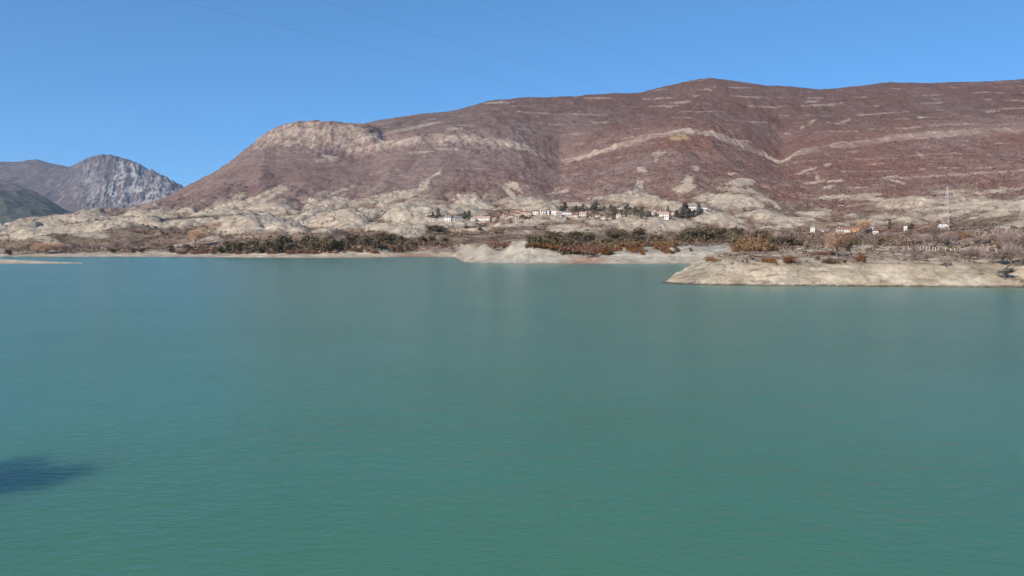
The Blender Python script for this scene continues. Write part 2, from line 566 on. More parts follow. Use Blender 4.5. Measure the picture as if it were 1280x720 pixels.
def main_albedo(X, Y, Z, L, P, S):
    px, py = to_image_px(X, Y, Z)
    big = fbm(X / 420, Y / 420, 3)
    mid = fbm(X / 90 + 50, Y / 130, 4, 0.6)
    fine = fbm(X / 26 + 9, Y / 40, 4, 0.65)
    wpx = px + 5 * fine + 3 * mid
    wpy = py + 2.2 * fbm(X / 40 + 77, Y / 60, 3) + 1.0 * fbm(X / 11, Y / 16, 2)
    # ---- mountain cover
    rustiness = np.clip(sstep(430, 900, px) * 0.75 + 0.55 * big + 0.3 * mid - 0.10 - 0.35 * np.exp(-((px - 840) / 80) ** 2 - ((py - 205) / 22) ** 2), 0, 1)
    c = lerp(np.broadcast_to(MAUVE, X.shape + (3,)).copy(), WOOD, sstep(-0.25, 0.35, mid + 0.6 * big + 0.8 * sstep(150, 110, py)))
    c = lerp(c, RUST, rustiness) * np.array([0.90, 0.885, 0.85])
    c = lerp(c, np.array([0.19, 0.13, 0.10]), 0.7 * sstep(0.22, 0.5, fine + 0.35 * mid) * sstep(6.5, 7.5, L))
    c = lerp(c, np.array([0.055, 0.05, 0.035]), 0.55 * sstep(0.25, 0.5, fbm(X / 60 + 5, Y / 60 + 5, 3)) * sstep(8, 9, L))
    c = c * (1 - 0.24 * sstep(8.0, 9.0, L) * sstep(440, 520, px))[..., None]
    # thin ledges of rock along the bedding
    bed = np.sin(Z / 9.5 + 3.0 * fbm(X / 500, Y / 500, 2) + 0.5 * mid)
    led = sstep(0.80, 0.95, bed) * sstep(-0.02, 0.22, fbm(X / 130 + 20, Y / 300, 3) + 0.25 * fine) * sstep(6.3, 7.0, L)
    c = lerp(c, ROCK * 0.8, 0.65 * led * sstep(380, 520, px))
    # structural bench: cliff face between levels 7 and 8
    band = sstep(6.93, 7.03, L + 0.03 * fine) * (1 - sstep(7.85, 8.02, L + 0.10 * fine + 0.06 * mid))
    gaps = np.clip(0.62 + 1.2 * fbm(X / 85 + 3, Y / 400, 3) + 0.6 * fine, 0.12, 1)
    gaps = np.where(px < 470, np.clip(0.32 + 1.2 * fine + 0.9 * fbm(X / 14, Z / 10, 3), 0, 1), gaps) * (px > 318) * (1 - 0.5 * sstep(980, 1060, px))
    c = lerp(c, ROCK, np.clip(band * gaps, 0, 1))
    tinyc = fbm(X / 12, Z / 9 + Y / 40, 3)
    crag = sstep(318, 335, wpx) * (1 - sstep(436, 462, wpx)) * sstep(6.9, 7.2, L) * (L < 8.8)
    c = lerp(c, ROCK * 0.88, np.clip(crag * (0.22 + 1.1 * fine + 0.6 * tinyc), 0, 0.75))
    c = lerp(c, np.array([0.36, 0.27, 0.12]), 0.7 * patch_mask(wpx, wpy, [(850, 172, 12, 3, 0)]))
    skyl = sstep(9.75, 9.98, L) * np.clip(0.2 + fine, 0, 0.6)
    c = lerp(c, np.array([0.20, 0.15, 0.10]), skyl)
    # track across the right slope
    road = np.exp(-((wpy * 0.3 + py * 0.7 - (224.5 - (px - 1095) * 0.062)) / 1.1) ** 2) * sstep(1085, 1105, px) * sstep(6, 6.3, L)
    c = lerp(c, ROCK, np.clip(road * (0.55 + 0.8 * fine), 0, 0.9))
    # scree
    tiny = fbm(X / 8, Y / 14, 3, 0.6)
    pm = patch_mask(wpx + 3 * tiny, wpy + 1.3 * tiny, PATCH, 0.6)
    pm = sstep(0.27, 0.52, pm * (1 + 0.2 * tiny) + 0.5 * fine + 0.3 * tiny) * sstep(0.02, 0.2, pm)
    c = lerp(c, MARL * 0.97, np.clip(pm * (0.9 + 0.5 * tiny), 0, 1) * sstep(5.2, 5.5, L) * (1 - 0.4 * sstep(215, 200, py)))
    thin = sstep(0.80, 0.97, np.sin(Z / 4.6 + 2.5 * fbm(X / 300, Y / 300, 2) + 0.8 * mid)) * sstep(0.0, 0.25, fbm(X / 60 + 20, Y / 160, 3) + 0.3 * tiny) * sstep(5.7, 6.2, L) * (1 - sstep(6.5, 6.85, L)) * sstep(880, 980, px)
    c = lerp(c, MARL * 0.95, 0.8 * thin)
    # ---- badlands below level 6
    prob = 0.08 + 0.50 * sstep(4.1, 5.0, L) * (1 - sstep(5.75, 6.35, L)) - 0.22 * sstep(560, 680, px) * (1 - sstep(1060, 1150, px)) * sstep(4.6, 5.2, L) - 0.12 * sstep(930, 1000, px)
    prob = prob + 0.10 * np.exp(-((px - 470) / 150) ** 2)
    bil = billow(X, Y)
    bl = sstep(-0.05, 0.12, prob - 0.485 - 0.05 * sstep(560, 640, px) + 0.42 * mid + 0.45 * fine + 0.25 * big + 1.15 * (bil - 0.36))
    low = lerp(np.broadcast_to(DRY, X.shape + (3,)).copy(), SCRUB, sstep(-0.05, 0.3, fine + 0.5 * big))
    low = lerp(low, np.array([0.155, 0.075, 0.048]), 0.6 * sstep(700, 1000, px) * sstep(-0.15, 0.3, mid))
    low = lerp(low, np.array([0.20, 0.155, 0.11]), 0.5 * sstep(1140, 1190, px))
    low = lerp(low, np.array([0.25, 0.185, 0.15]), 0.7 * sstep(0.0, 0.25, fbm(X / 45 + 60, Y / 70, 4, 0.6)))
    low = lerp(low, MARL, bl)
    rill = ridged((X + 40 * fbm(X / 260, Y / 260, 2)) / 30 + 0.4 * fbm(X / 20, Y / 20, 2), Y / 58, 4, 0.6)
    low = lerp(low, np.array([0.17, 0.12, 0.095]), 0.75 * sstep(0.02, -0.22, rill + 0.35 * fbm(X / 14, Y / 20, 3)) * sstep(3.9, 4.4, L))
    lay = np.sin(Z / 1.3 + 2 * fbm(X / 120, Y / 120, 2))
    low = low * (1 - 0.13 * (lay > 0.75) * sstep(4, 5, L))[..., None]
    pm2 = patch_mask(wpx, wpy, [(822, 281, 48, 8, 0), (708, 286, 22, 5, 0), (735, 287, 16, 3, 0), (520, 271, 42, 10, 0), (320, 281, 36, 7, 2), (112, 293, 24, 5, -4), (440, 276, 24, 5, 12), (190, 281, 30, 3, -4), (290, 288, 26, 4, 0), (1258, 288, 40, 8, 20), (1100, 274, 30, 5, 6), (640, 281, 30, 2.4, 0), (590, 287, 22, 2, 0), (60, 300, 16, 4, -12)])
    low = lerp(low, MARL * 1.03, np.clip(pm2 * (0.95 + 0.5 * fine), 0, 1))
    hedge = np.exp(-((py - (275 - (px - 195) * 0.065)) / 1.4) ** 2) * sstep(190, 205, px) * (1 - sstep(285, 310, px))
    low = lerp(low, np.array([0.07, 0.05, 0.04]), np.clip(hedge, 0, 0.85))
    t = sstep(5.7, 6.3, L + 0.45 * mid + 0.2 * fine)
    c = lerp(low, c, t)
    # ---- banks and beaches
    bank = lerp(np.broadcast_to(np.array([0.42, 0.345, 0.265]), X.shape + (3,)).copy(), MARL, sstep(-0.2, 0.3, fine))
    green_marl = np.array([0.37, 0.335, 0.275])
    bank = lerp(bank, green_marl, 0.7 * sstep(570, 600, px) * (1 - sstep(900, 930, px)))
    bank = lerp(bank, np.array([0.36, 0.24, 0.17]), np.exp(-((px - 735) / 26) ** 2) * sstep(319, 323, py))
    tb = (1 - sstep(2.75, 3.25, L + 0.35 * fine)) * np.where(px < 570, 1, 1)
    tb2 = (1 - sstep(3.0, 3.35, L + 0.3 * fine + 0.2 * mid) * sstep(584, 600, px)) * sstep(566, 576, px) * (L < 3.7)
    c = lerp(c, bank, np.clip(np.maximum(tb, tb2), 0, 1))
    c = lerp(c, np.array([0.34, 0.22, 0.15]), np.exp(-((px - 520) / 40) ** 2) * sstep(316, 318, py) * (1 - sstep(2.9, 3.2, L)))
    # ---- right peninsula
    pb = lerp(np.broadcast_to(np.array([0.405, 0.325, 0.23]), X.shape + (3,)).copy(), np.array([0.44, 0.365, 0.27]), sstep(-0.25, 0.3, fbm(X / 20, Y / 20, 4)))
    pb = lerp(pb, np.array([0.30, 0.26, 0.20]), 0.45 * sstep(0.16, 0.4, fbm(X / 5, Y / 6 + 4, 4)))
    pb = lerp(pb, np.array([0.15, 0.115, 0.085]), 0.75 * sstep(0.27, 0.42, fbm(X / 9, Y / 3.5 + 7, 4) + 0.5 * fbm(X / 40, Y / 40, 2)))
    dl = np.sin(Z * 2 * np.pi / 0.62 + 1.2 * fbm(X / 22, Y / 12, 3))
    pb = pb * (1 - 0.16 * sstep(0.3, 0.9, dl) * np.clip(0.5 + 1.2 * fbm(X / 35 + 8, Y / 20, 2), 0, 1))[..., None]
    topm = sstep(7.4, 8.6, Z + 0.8 * fbm(X / 12, Y / 12, 3))
    tc = lerp(np.broadcast_to(np.array([0.27, 0.20, 0.14]), X.shape + (3,)).copy(), np.array([0.36, 0.30, 0.23]), sstep(-0.1, 0.25, fbm(X / 18 + 2, Y / 26, 4)))
    tc = lerp(tc, np.array([0.17, 0.12, 0.09]), 0.7 * sstep(0.05, 0.3, fbm(X / 14 + 40, Y / 18, 4)))
    pb = lerp(pb, tc, topm)
    pb = lerp(pb, np.array([0.46, 0.38, 0.28]), 0.8 * np.exp(-((Z - 9.0) / 0.35) ** 2) * sstep(9, 10, Z + 1.5))
    far = sstep(415, 470, Y)
    c = np.where(P[..., None], lerp(pb, c, far), c)
    c = np.where(S[..., None], SAND[None] * np.ones_like(c), c)
    # wet rim at the waterline
    wet = (1 - sstep(0.30, np.where(P, 0.62, 0.45), Z + 0.12 * fbm(X / 6, Y / 6, 2))) * (L < 6)
    c = c * (1 - 0.70 * wet * np.where(P, 1, 0.35))[..., None]
    c = c * (1 + 0.10 * fbm(X / 7, Y / 9, 2))[..., None]
    return np.clip(c, 0.01, 0.7)


alb = np.zeros(Xg.shape + (3,), np.float32)
for r0 in range(0, NR, 70):
    s = slice(r0, r0 + 70)
    alb[s] = main_albedo(Xg[s], Yg[s], Zg[s], Lg[s], Pg[s], Sg[s])
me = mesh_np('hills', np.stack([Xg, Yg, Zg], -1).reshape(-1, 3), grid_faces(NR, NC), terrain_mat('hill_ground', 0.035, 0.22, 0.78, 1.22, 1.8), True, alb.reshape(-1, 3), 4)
link('hills', me, kind='structure')

# ------------------------------------------------------------------ far mountains on the left
FAR = Land([
    (6900, {-300: 300, 0: 300, 240: 300, 600: 320}, 'py'),
    (7200, {-300: 284, 0: 286, 60: 280, 120: 278, 180: 268, 240: 262, 300: 262, 600: 330}, 'py'),
    (7700, {-300: 252, 0: 254, 40: 256, 75: 258, 100: 256, 140: 254, 180: 252, 220: 250, 260: 252, 600: 320}, 'py'),
    (8300, {-300: 222, 0: 226, 40: 228, 60: 230, 85: 228, 100: 224, 130: 220, 160: 224, 200: 233, 230: 243, 260: 251, 600: 320}, 'py'),
    (8900, {-300: 200, 0: 203, 20: 202.5, 34: 201, 46: 200, 58: 203, 72: 206.5, 86: 210, 96: 206, 110: 200, 122: 195.5, 134: 194.5, 146: 197, 160: 202, 175: 207, 190: 213, 205: 221, 220: 231, 232: 237, 246: 247, 270: 262, 330: 270, 600: 320}, 'py'),
    (10200, {-300: 260, 0: 260, 130: 240, 240: 270, 600: 330}, 'py'),
], sm=9)
LEFTH = Land([
    (5000, {-300: 304, 0: 304, 75: 304, 150: 308, 600: 320}, 'py'),
    (5300, {-300: 284, 0: 286, 40: 284, 72: 282, 85: 283, 110: 288, 160: 300, 600: 320}, 'py'),
    (5800, {-300: 245, 0: 250, 30: 258, 50: 264, 65: 270, 80: 277, 110: 287, 160: 300, 600: 320}, 'py'),
    (6600, {-300: 190, -100: 216, 0: 227, 20: 232, 40: 241, 60: 253, 80: 264, 104: 274, 130: 282, 180: 300, 600: 320}, 'py'),
    (7400, {-300: 230, 0: 245, 90: 280, 600: 330}, 'py'),
], sm=9)


def far_mesh(name, land, d0, d1, nr, u0, u1, nc, kind):
    u_ = np.linspace(u0, u1, nc)
    d_ = np.linspace(d0, d1, nr)
    X = d_[:, None] * u_[None]
    Y = np.repeat(d_[:, None], nc, 1)
    Z = np.zeros_like(X)
    L = np.zeros_like(X)
    for i in range(0, nr, 20):
        z, l = land.at(X[i:i + 20].ravel(), Y[i:i + 20].ravel())
        Z[i:i + 20] = z.reshape(X[i:i + 20].shape)
        L[i:i + 20] = l.reshape(X[i:i + 20].shape)
    top = 4 if kind == 'rock' else 3
    e = sstep(0.6, 1.6, L) * (1 - 0.8 * sstep(top - 0.35, top, L))
    if kind == 'rock':
        sx = X + 0.45 * (Y - 8300) + 60 * fbm(X / 300, Y / 300, 2)
        rg = ridged(sx / 150, Y / 1100, 4, 0.55)
        Z += e * sstep(60, 120, to_image_px(X, Y, Z)[0]) * 45 * rg + e * (24 * fbm(X / 160, Y / 160, 4) + 30 * ridged(X / 500, Y / 700, 3))
        fine = fbm(X / 60, Y / 80, 4, 0.6)
        px, py = to_image_px(X, Y, Z)
        zone = np.exp(-((px - 165) / 58) ** 2) * sstep(198, 210, py + 5 * fine) * (1 - sstep(250, 264, py + 5 * fine)) * sstep(78, 105, px)
        strk = sstep(0.12, 0.42, ridged(sx / 75 + 9, Y / 800, 3, 0.6) * 0.75 + 0.6 * fine + 0.5 * fbm(X / 260, Y / 260, 2) - 0.08)
        c = lerp(np.broadcast_to(np.array([0.100, 0.082, 0.088]), X.shape + (3,)).copy(), np.array([0.135, 0.110, 0.112]), sstep(-0.2, 0.3, fine))
        c = lerp(c, np.array([0.35, 0.325, 0.31]), np.clip(zone * strk, 0, 0.85))
        c = lerp(c, np.array([0.30, 0.26, 0.24]), 0.5 * sstep(0.1, 0.4, fine) * np.exp(-((px - 80) / 25) ** 2) * sstep(215, 230, py) * (1 - sstep(250, 265, py)))
    else:
        Z += e * (40 * ridged(X / 420, Y / 500, 3) + 14 * fbm(X / 120, Y / 160, 4))
        fine = fbm(X / 70, Y / 90, 4, 0.6)
        px, py = to_image_px(X, Y, Z)
        c = lerp(np.broadcast_to(np.array([0.13, 0.105, 0.10]), X.shape + (3,)).copy(), np.array([0.15, 0.12, 0.112]), sstep(-0.2, 0.3, fine))
        c = lerp(c, lerp(np.broadcast_to(np.array([0.058, 0.070, 0.050]), X.shape + (3,)).copy(), np.array([0.09, 0.085, 0.065]), sstep(-0.1, 0.35, fine)), sstep(232, 256, py + 12 * fine + 0.10 * (px - 30)))
        c = lerp(c, np.array([0.30, 0.26, 0.24]), patch_mask(px + 3 * fine, py, [(45, 204, 9, 1.5, 0), (60, 206, 6, 1.2, -20)]))
    me = mesh_np(name, np.stack([X, Y, Z], -1).reshape(-1, 3), grid_faces(nr, nc), terrain_mat(name + '_ground', 0.012, 0.05, 0.85, 1.15, 3), True, np.clip(c, 0.01, 0.7).reshape(-1, 3), 4)
    link(name, me, kind='structure')


far_mesh('far_mountain', FAR, 6900, 10200, 300, -1.15, -0.28, 900, 'rock')
far_mesh('far_hill', LEFTH, 5000, 7400, 260, -1.15, -0.42, 700, 'hill')

# ------------------------------------------------------------------ added unseen bank left of the frame, shaped to throw shade on the water
bx = np.linspace(-420, -49, 190)
by = np.linspace(-260, 90, 160)
BX, BY = np.meshgrid(bx, by)
edge = -72 + 3 * fbm(BY / 12, BY * 0 + 3, 3) + 28 * np.exp(-((BY - 43) / 6.5) ** 2) - 0.5 * np.clip(BY - 52, 0, 60)
ins = edge - BX
BZ = np.where(ins < 0, ins * 0.5, 9.5 * sstep(0, 5, ins) + ins * 0.05) + 1.0 * fbm(BX / 14, BY / 14, 4) * sstep(0, 4, ins)
nb = sstep(85, 50, BY)
BZ = BZ * nb - (1 - nb) * 5
bc = lerp(np.broadcast_to(MARL, BX.shape + (3,)).copy(), SCRUB, sstep(0, 0.3, fbm(BX / 20, BY / 20, 4)))
me = mesh_np('near_bank', np.stack([BX, BY, BZ], -1).reshape(-1, 3), grid_faces(160, 190), terrain_mat('near_bank_ground', 0.2, 1.5, 0.8, 1.2, 0.2), True, bc.reshape(-1, 3), 4)
link('near_bank', me, kind='structure')


def bank_z(x, y):
    i = int(np.argmin(np.abs(by - y)))
    j = int(np.argmin(np.abs(bx - x)))
    return float(BZ[i, j])


# ------------------------------------------------------------------ water
def water_mat():
    m, nt, b = new_mat('lake_water')
    geo = N(nt, 'ShaderNodeNewGeometry')
    pos = geo.outputs['Position']
    mp = N(nt, 'ShaderNodeMapping')
    mp.inputs['Scale'].default_value = (0.55, 1.0, 1)
    mp.inputs['Rotation'].default_value = (0, 0, R(14))
    nt.links.new(pos, mp.inputs[0])
    n1 = noise_val(nt, mp.outputs[0], 0.85, 3, 0.55)
    n2 = noise_val(nt, mp.outputs[0], 2.6, 2, 0.5)
    n3 = noise_val(nt, mp.outputs[0], 0.22, 2, 0.5)
    gust = maprange(nt, noise_val(nt, pos, 0.018, 3, 0.6), 0.35, 0.65, 0.50, 1.30)
    add = N(nt, 'ShaderNodeMath', operation='MULTIPLY_ADD', i_1=0.35)
    nt.links.new(n2, add.inputs[0])
    nt.links.new(n1, add.inputs[2])
    add2 = N(nt, 'ShaderNodeMath', operation='MULTIPLY_ADD', i_1=1.2)
    nt.links.new(n3, add2.inputs[0])
    nt.links.new(add.outputs[0], add2.inputs[2])
    bp = N(nt, 'ShaderNodeBump')
    bp.inputs['Distance'].default_value = 0.18
    nt.links.new(gust, bp.inputs['Strength'])
    nt.links.new(add2.outputs[0], bp.inputs['Height'])
    nt.links.new(bp.outputs[0], b.inputs['Normal'])
    mix = N(nt, 'ShaderNodeMix', data_type='RGBA')
    mix.inputs[6].default_value = (0.056, 0.169, 0.096, 1)
    mix.inputs[7].default_value = (0.062, 0.180, 0.102, 1)
    nt.links.new(maprange(nt, noise_val(nt, pos, 0.03, 4, 0.6), 0.35, 0.65, 0, 1), mix.inputs[0])
    nt.links.new(mix.outputs[2], b.inputs['Base Color'])
    b.inputs['Roughness'].default_value = 0.22
    b.inputs['IOR'].default_value = 1.333
    b.subsurface_method = 'BURLEY'
    b.inputs['Subsurface Weight'].default_value = 1.0
    b.inputs['Subsurface Radius'].default_value = (1.6, 2.6, 2.4)
    b.inputs['Subsurface Scale'].default_value = 4.5
    b.inputs['Specular IOR Level'].default_value = 0.5
    return m


me = mesh_np('lake', [(-2200, -900, 0), (2200, -900, 0), (2200, 1150, 0), (-2200, 1150, 0)], [(0, 1, 2, 3)], water_mat(), False, None, 4)
link('lake', me, kind='structure')

exec_parts = []
# ------------------------------------------------------------------ vegetation
def clump_template(n, seed):
    r = np.random.default_rng(seed)
    v = []
    for i in range(n):
        d = r.normal(size=3)
        d /= np.linalg.norm(d)
        d[2] = abs(d[2]) if r.random() < 0.8 else d[2] * 0.3
        c = d * (0.55 + 0.45 * r.random()) * np.array([0.5, 0.5, 1.0])
        t1 = np.cross(d, r.normal(size=3))
        t1 /= np.linalg.norm(t1) + 1e-9
        t2 = np.cross(d, t1)
        s = 0.34 + 0.2 * r.random()
        for k in range(3):
            a = 2 * math.pi * k / 3 + r.random()
            v.append(c + s * (math.cos(a) * t1 * 0.6 + math.sin(a) * t2 * 0.6 + d * 0.15 * r.normal()))
    return np.array(v)


def scatter(name, P, size, cols, nt=12, kindname='stuff', variants=4):
    P = np.asarray(P, float)
    n = len(P)
    V, C = [], []
    tmps = [clump_template(nt, 100 + i) for i in range(variants)]
    which = rng.integers(0, variants, n)
    for k in range(variants):
        sel = which == k
        m = sel.sum()
        if not m:
            continue
        a = rng.random(m) * 2 * np.pi
        ca, sa = np.cos(a), np.sin(a)
        T = tmps[k]
        s = size[sel]
        x = (T[None, :, 0] * ca[:, None] - T[None, :, 1] * sa[:, None]) * s[:, None, 0] + P[sel, None, 0]
        y = (T[None, :, 0] * sa[:, None] + T[None, :, 1] * ca[:, None]) * s[:, None, 0] + P[sel, None, 1]
        z = T[None, :, 2] * s[:, None, 1] + P[sel, None, 2]
        V.append(np.stack([x, y, z], -1).reshape(-1, 3))
        C.append(np.repeat(cols[sel], len(T), 0) * (0.85 + 0.3 * rng.random((m * len(T), 1))))
    V = np.concatenate(V)
    C = np.concatenate(C)
    F = np.arange(len(V)).reshape(-1, 3)
    me = mesh_np(name, V, F, attr_mat(name + '_leaves'), False, C)
    return link(name, me, kind=kindname)


def pick_cols(base_list, w, n):
    b = np.array(base_list)
    i = rng.choice(len(b), n, p=np.array(w) / np.sum(w))
    return b[i] * (0.75 + 0.5 * rng.random((n, 1)))


# woodland on the mountain, one mass
n = 52000
u_ = rng.uniform(-0.80, 0.80, n)
d_ = np.exp(rng.uniform(math.log(1500), math.log(4050), n))
z, lev, _, _ = ground(u_ * d_, d_)
px, py = to_image_px(u_ * d_, d_, z)
dens = fbm(u_ * d_ / 130, d_ / 150, 3)
ok = (lev > 6.0) & ((lev < 6.95) | (lev > 8.05)) & (patch_mask(px, py, PATCH) < 0.3) & (dens > -0.22) & (z > 3)
ok &= ~((np.abs(px - 850) < 14) & (np.abs(py - 172) < 5))
P = np.stack([u_ * d_, d_, z - 0.6], 1)[ok]
rusty = sstep(430, 900, px[ok])[:, None]
cc = pick_cols([WOOD * 1.15, MAUVE * 1.1], [3, 4], ok.sum()) * (1 - rusty) + rusty * pick_cols([WOOD * 1.1, RUST * 1.15, np.array([0.21, 0.145, 0.11]), np.array([0.10, 0.075, 0.05])], [3, 4, 2, 0.6], ok.sum())
hs = rng.uniform(3.0, 6.5, ok.sum()) * (0.5 + 0.45 * rusty[:, 0])
scatter('mountain_woodland', P, np.stack([hs * 1.15, hs], 1), cc, 8)

# scrub on the badlands and terraces
n = 58000
u_ = rng.uniform(-0.80, 0.80, n)
d_ = np.exp(rng.uniform(math.log(560), math.log(1750), n))
z, lev, pn, sp = ground(u_ * d_, d_)
px, py = to_image_px(u_ * d_, d_, z)
X, Y = u_ * d_, d_
mid = fbm(X / 90 + 50, Y / 130, 4, 0.6)
fine = fbm(X / 26 + 9, Y / 40, 4, 0.65)
soft_marl = patch_mask(px, py, [(822, 281, 48, 8, 0), (708, 286, 22, 5, 0), (520, 271, 42, 10, 0), (320, 281, 36, 7, 2), (112, 293, 24, 5, -4), (440, 276, 24, 5, 12), (1258, 288, 40, 8, 20)])
pr = 0.05 + 0.85 * sstep(0.50, 0.25, billow(X, Y) + 0.25 * fine + 0.2 * mid) + 0.25 * (lev < 4.3)
ok = (lev > 3.15) & (lev < 6.2) & (rng.random(n) < pr) & (rng.random(n) > 0.93 * soft_marl) & (z > 1.5) & ~sp
ok &= ~((px > 575) & (px < 730) & (lev < 3.5))
P = np.stack([X, Y, z - 0.2], 1)[ok]
cc = pick_cols([SCRUB, np.array([0.15, 0.095, 0.075]), np.array([0.08, 0.07, 0.04]), np.array([0.19, 0.13, 0.10]), np.array([0.145, 0.062, 0.035])], [3, 3, 1.2, 2, 1.2], ok.sum())
hs = rng.uniform(0.8, 2.8, ok.sum()) * (0.8 + 0.4 * (Y[ok] > 900))
scatter('terrace_scrub', P, np.stack([hs * 1.5, hs], 1), cc, 9)

# low undergrowth of the peninsula top
n = 6500
px_ = rng.uniform(880, 1330, n)
d_ = rng.uniform(308, 560, n)
u_ = sight(px_, 320)[0]
z, lev, pn, sp = ground(u_ * d_, d_)
X, Y = u_ * d_, d_
den = fbm(X / 14 + 40, Y / 18, 4)
ok = (z > 7.6) & (rng.random(n) < 0.12 + 0.6 * sstep(0, 0.3, den) + 0.45 * sstep(1080, 1200, px_) * (d_ > 345) + 0.25 * (d_ > 400)) & ~((px_ < 925) & (d_ > 420))
P = np.stack([X, Y, z - 0.1], 1)[ok]
cc = pick_cols([np.array([0.22, 0.15, 0.12]), np.array([0.16, 0.105, 0.085]), np.array([0.25, 0.19, 0.13]), np.array([0.15, 0.075, 0.035])], [3, 3, 2, 0.8], ok.sum())
hs = rng.uniform(0.35, 1.3, ok.sum())
scatter('peninsula_undergrowth', P, np.stack([hs * 1.6, hs], 1), cc, 12)


# low growth between the shrubs of the two shoreline thickets
def thicket(name, n, polys, y0, cols, w, h0, h1):
    P, H = [], []
    for i in range(n):
        k = rng.integers(len(polys))
        xa, xb, ya, yb = polys[k]
        a = rng.random()
        b = rng.random()
        P.append(hit(xa + (xb - xa) * a, ya + (yb - ya) * b, 330, 2000))
        H.append(rng.uniform(h0, h1))
    P = np.array(P)
    P[:, 2] -= 0.2
    H = np.array(H)
    scatter(name, P, np.stack([H * 1.3, H], 1), pick_cols(cols, w, n), 16)


thicket('left_thicket_undergrowth', 620, [(222, 330, 309, 317), (290, 432, 306, 316.5), (290, 432, 306, 316.5), (340, 440, 303, 316), (430, 520, 300, 312), (450, 520, 304, 317), (500, 560, 300, 308)], 0,
        [np.array([0.16, 0.115, 0.075]), np.array([0.12, 0.10, 0.06]), np.array([0.21, 0.115, 0.078]), np.array([0.25, 0.175, 0.13])], [3, 3, 2, 1.6], 2.0, 5.0)
thicket('central_thicket_undergrowth', 520, [(658, 712, 303, 310), (690, 760, 303, 315), (700, 765, 308, 319), (755, 845, 303, 309), (755, 800, 303, 313), (840, 892, 298, 303)], 0,
        [np.array([0.15, 0.115, 0.065]), np.array([0.20, 0.10, 0.058]), np.array([0.12, 0.10, 0.058]), np.array([0.22, 0.145, 0.085])], [3, 2.5, 2, 2], 1.8, 4.2)


thicket('village_grove_undergrowth', 420, [(694, 765, 259, 265), (770, 805, 263, 271), (838, 874, 264, 272), (805, 822, 266, 271), (535, 590, 270, 274), (625, 664, 264, 274)], 0,
        [np.array([0.10, 0.092, 0.065]), np.array([0.14, 0.11, 0.08]), np.array([0.20, 0.15, 0.12])], [3, 2, 1.5], 1.5, 5.0)
thicket('right_slope_undergrowth', 520, [(1085, 1215, 298, 312), (1130, 1290, 298, 309), (960, 1060, 296, 312), (1215, 1290, 285, 312)], 0,
        [np.array([0.27, 0.195, 0.165]), np.array([0.22, 0.155, 0.12]), np.array([0.16, 0.12, 0.07]), np.array([0.24, 0.135, 0.075])], [3, 2.5, 1, 0.8], 1.2, 3.6)


n = 2600
px_ = rng.uniform(822, 1340, n)
d_ = rng.uniform(284, 322, n)
u_ = sight(px_, 345)[0]
z, lev, pn, sp = ground(u_ * d_, d_)
den = fbm(u_ * d_ / 9, d_ / 3.5 + 7, 4) + 0.5 * fbm(u_ * d_ / 40, d_ / 40, 2)
ok = (z > 0.15) & (z < 8.5) & (rng.random(n) < 0.10 + 0.9 * sstep(0.1, 0.35, den) + 0.3 * (z < 0.8))
hs = 0.10 + 0.32 * rng.random(ok.sum()) ** 2.5
scatter('shore_rubble', np.stack([u_ * d_, d_, z - 0.03], 1)[ok], np.stack([hs * 1.5, hs], 1), pick_cols([np.array([0.38, 0.32, 0.25]), np.array([0.26, 0.21, 0.165])], [2, 1], ok.sum()), 14)


# ---- individual shrubs and trees: prototypes at unit height
def crown_mesh(name, mat, n, shape, seed, leaf):
    """leaf faces spread through an uneven volume; unit height"""
    r = np.random.default_rng(seed)
    V = []
    lobes = []
    if shape == 'pine':
        for i in range(9):
            h = 0.18 + 0.76 * i / 8
            w = 0.27 * (1 - h) ** 0.75 + 0.05
            a = r.random() * 6.28
            lobes.append((w * 0.55 * math.cos(a), w * 0.55 * math.sin(a), h, w, 0.12))
    elif shape == 'round':
        for i in range(11):
            a, q = r.random() * 6.28, r.random() ** 0.5
            h = 0.25 + 0.5 * r.random()
            lobes.append((0.33 * q * math.cos(a), 0.33 * q * math.sin(a), h, 0.20 + 0.10 * r.random(), 0.17 + 0.1 * r.random()))
    elif shape == 'low':
        for i in range(11):
            a, q = r.random() * 6.28, r.random() ** 0.5
            h = 0.15 + 0.55 * r.random() * (1 - 0.6 * q)
            lobes.append((0.75 * q * math.cos(a), 0.75 * q * math.sin(a), h, 0.30 + 0.15 * r.random(), 0.22 + 0.16 * r.random()))
    elif shape == 'cypress':
        for i in range(7):
            h = 0.12 + 0.8 * i / 6
            lobes.append((0.02 * r.normal(), 0.02 * r.normal(), h, 0.13 * math.sin(math.pi * min(0.92, 0.25 + 0.65 * h)) + 0.02, 0.12))
    for i in range(n):
        L = lobes[r.integers(len(lobes))]
        d = r.normal(size=3)
        d /= np.linalg.norm(d)
        q = 0.55 + 0.5 * r.random()
        c = np.array([L[0] + d[0] * L[3] * q, L[1] + d[1] * L[3] * q, max(0.02, L[2] + d[2] * L[4] * q)])
        t1 = np.cross(d, r.normal(size=3))
        t1 /= np.linalg.norm(t1) + 1e-9
        t2 = np.cross(d, t1)
        s = leaf * (0.6 + 0.8 * r.random())
        for k in range(3):
            a = 2.09 * k + r.random() * 0.6
            V.append(c + s * (math.cos(a) * t1 + math.sin(a) * t2) + d * s * 0.3 * r.normal())
    V = np.array(V)
    return mesh_np(name, V, np.arange(len(V)).reshape(-1, 3), mat)


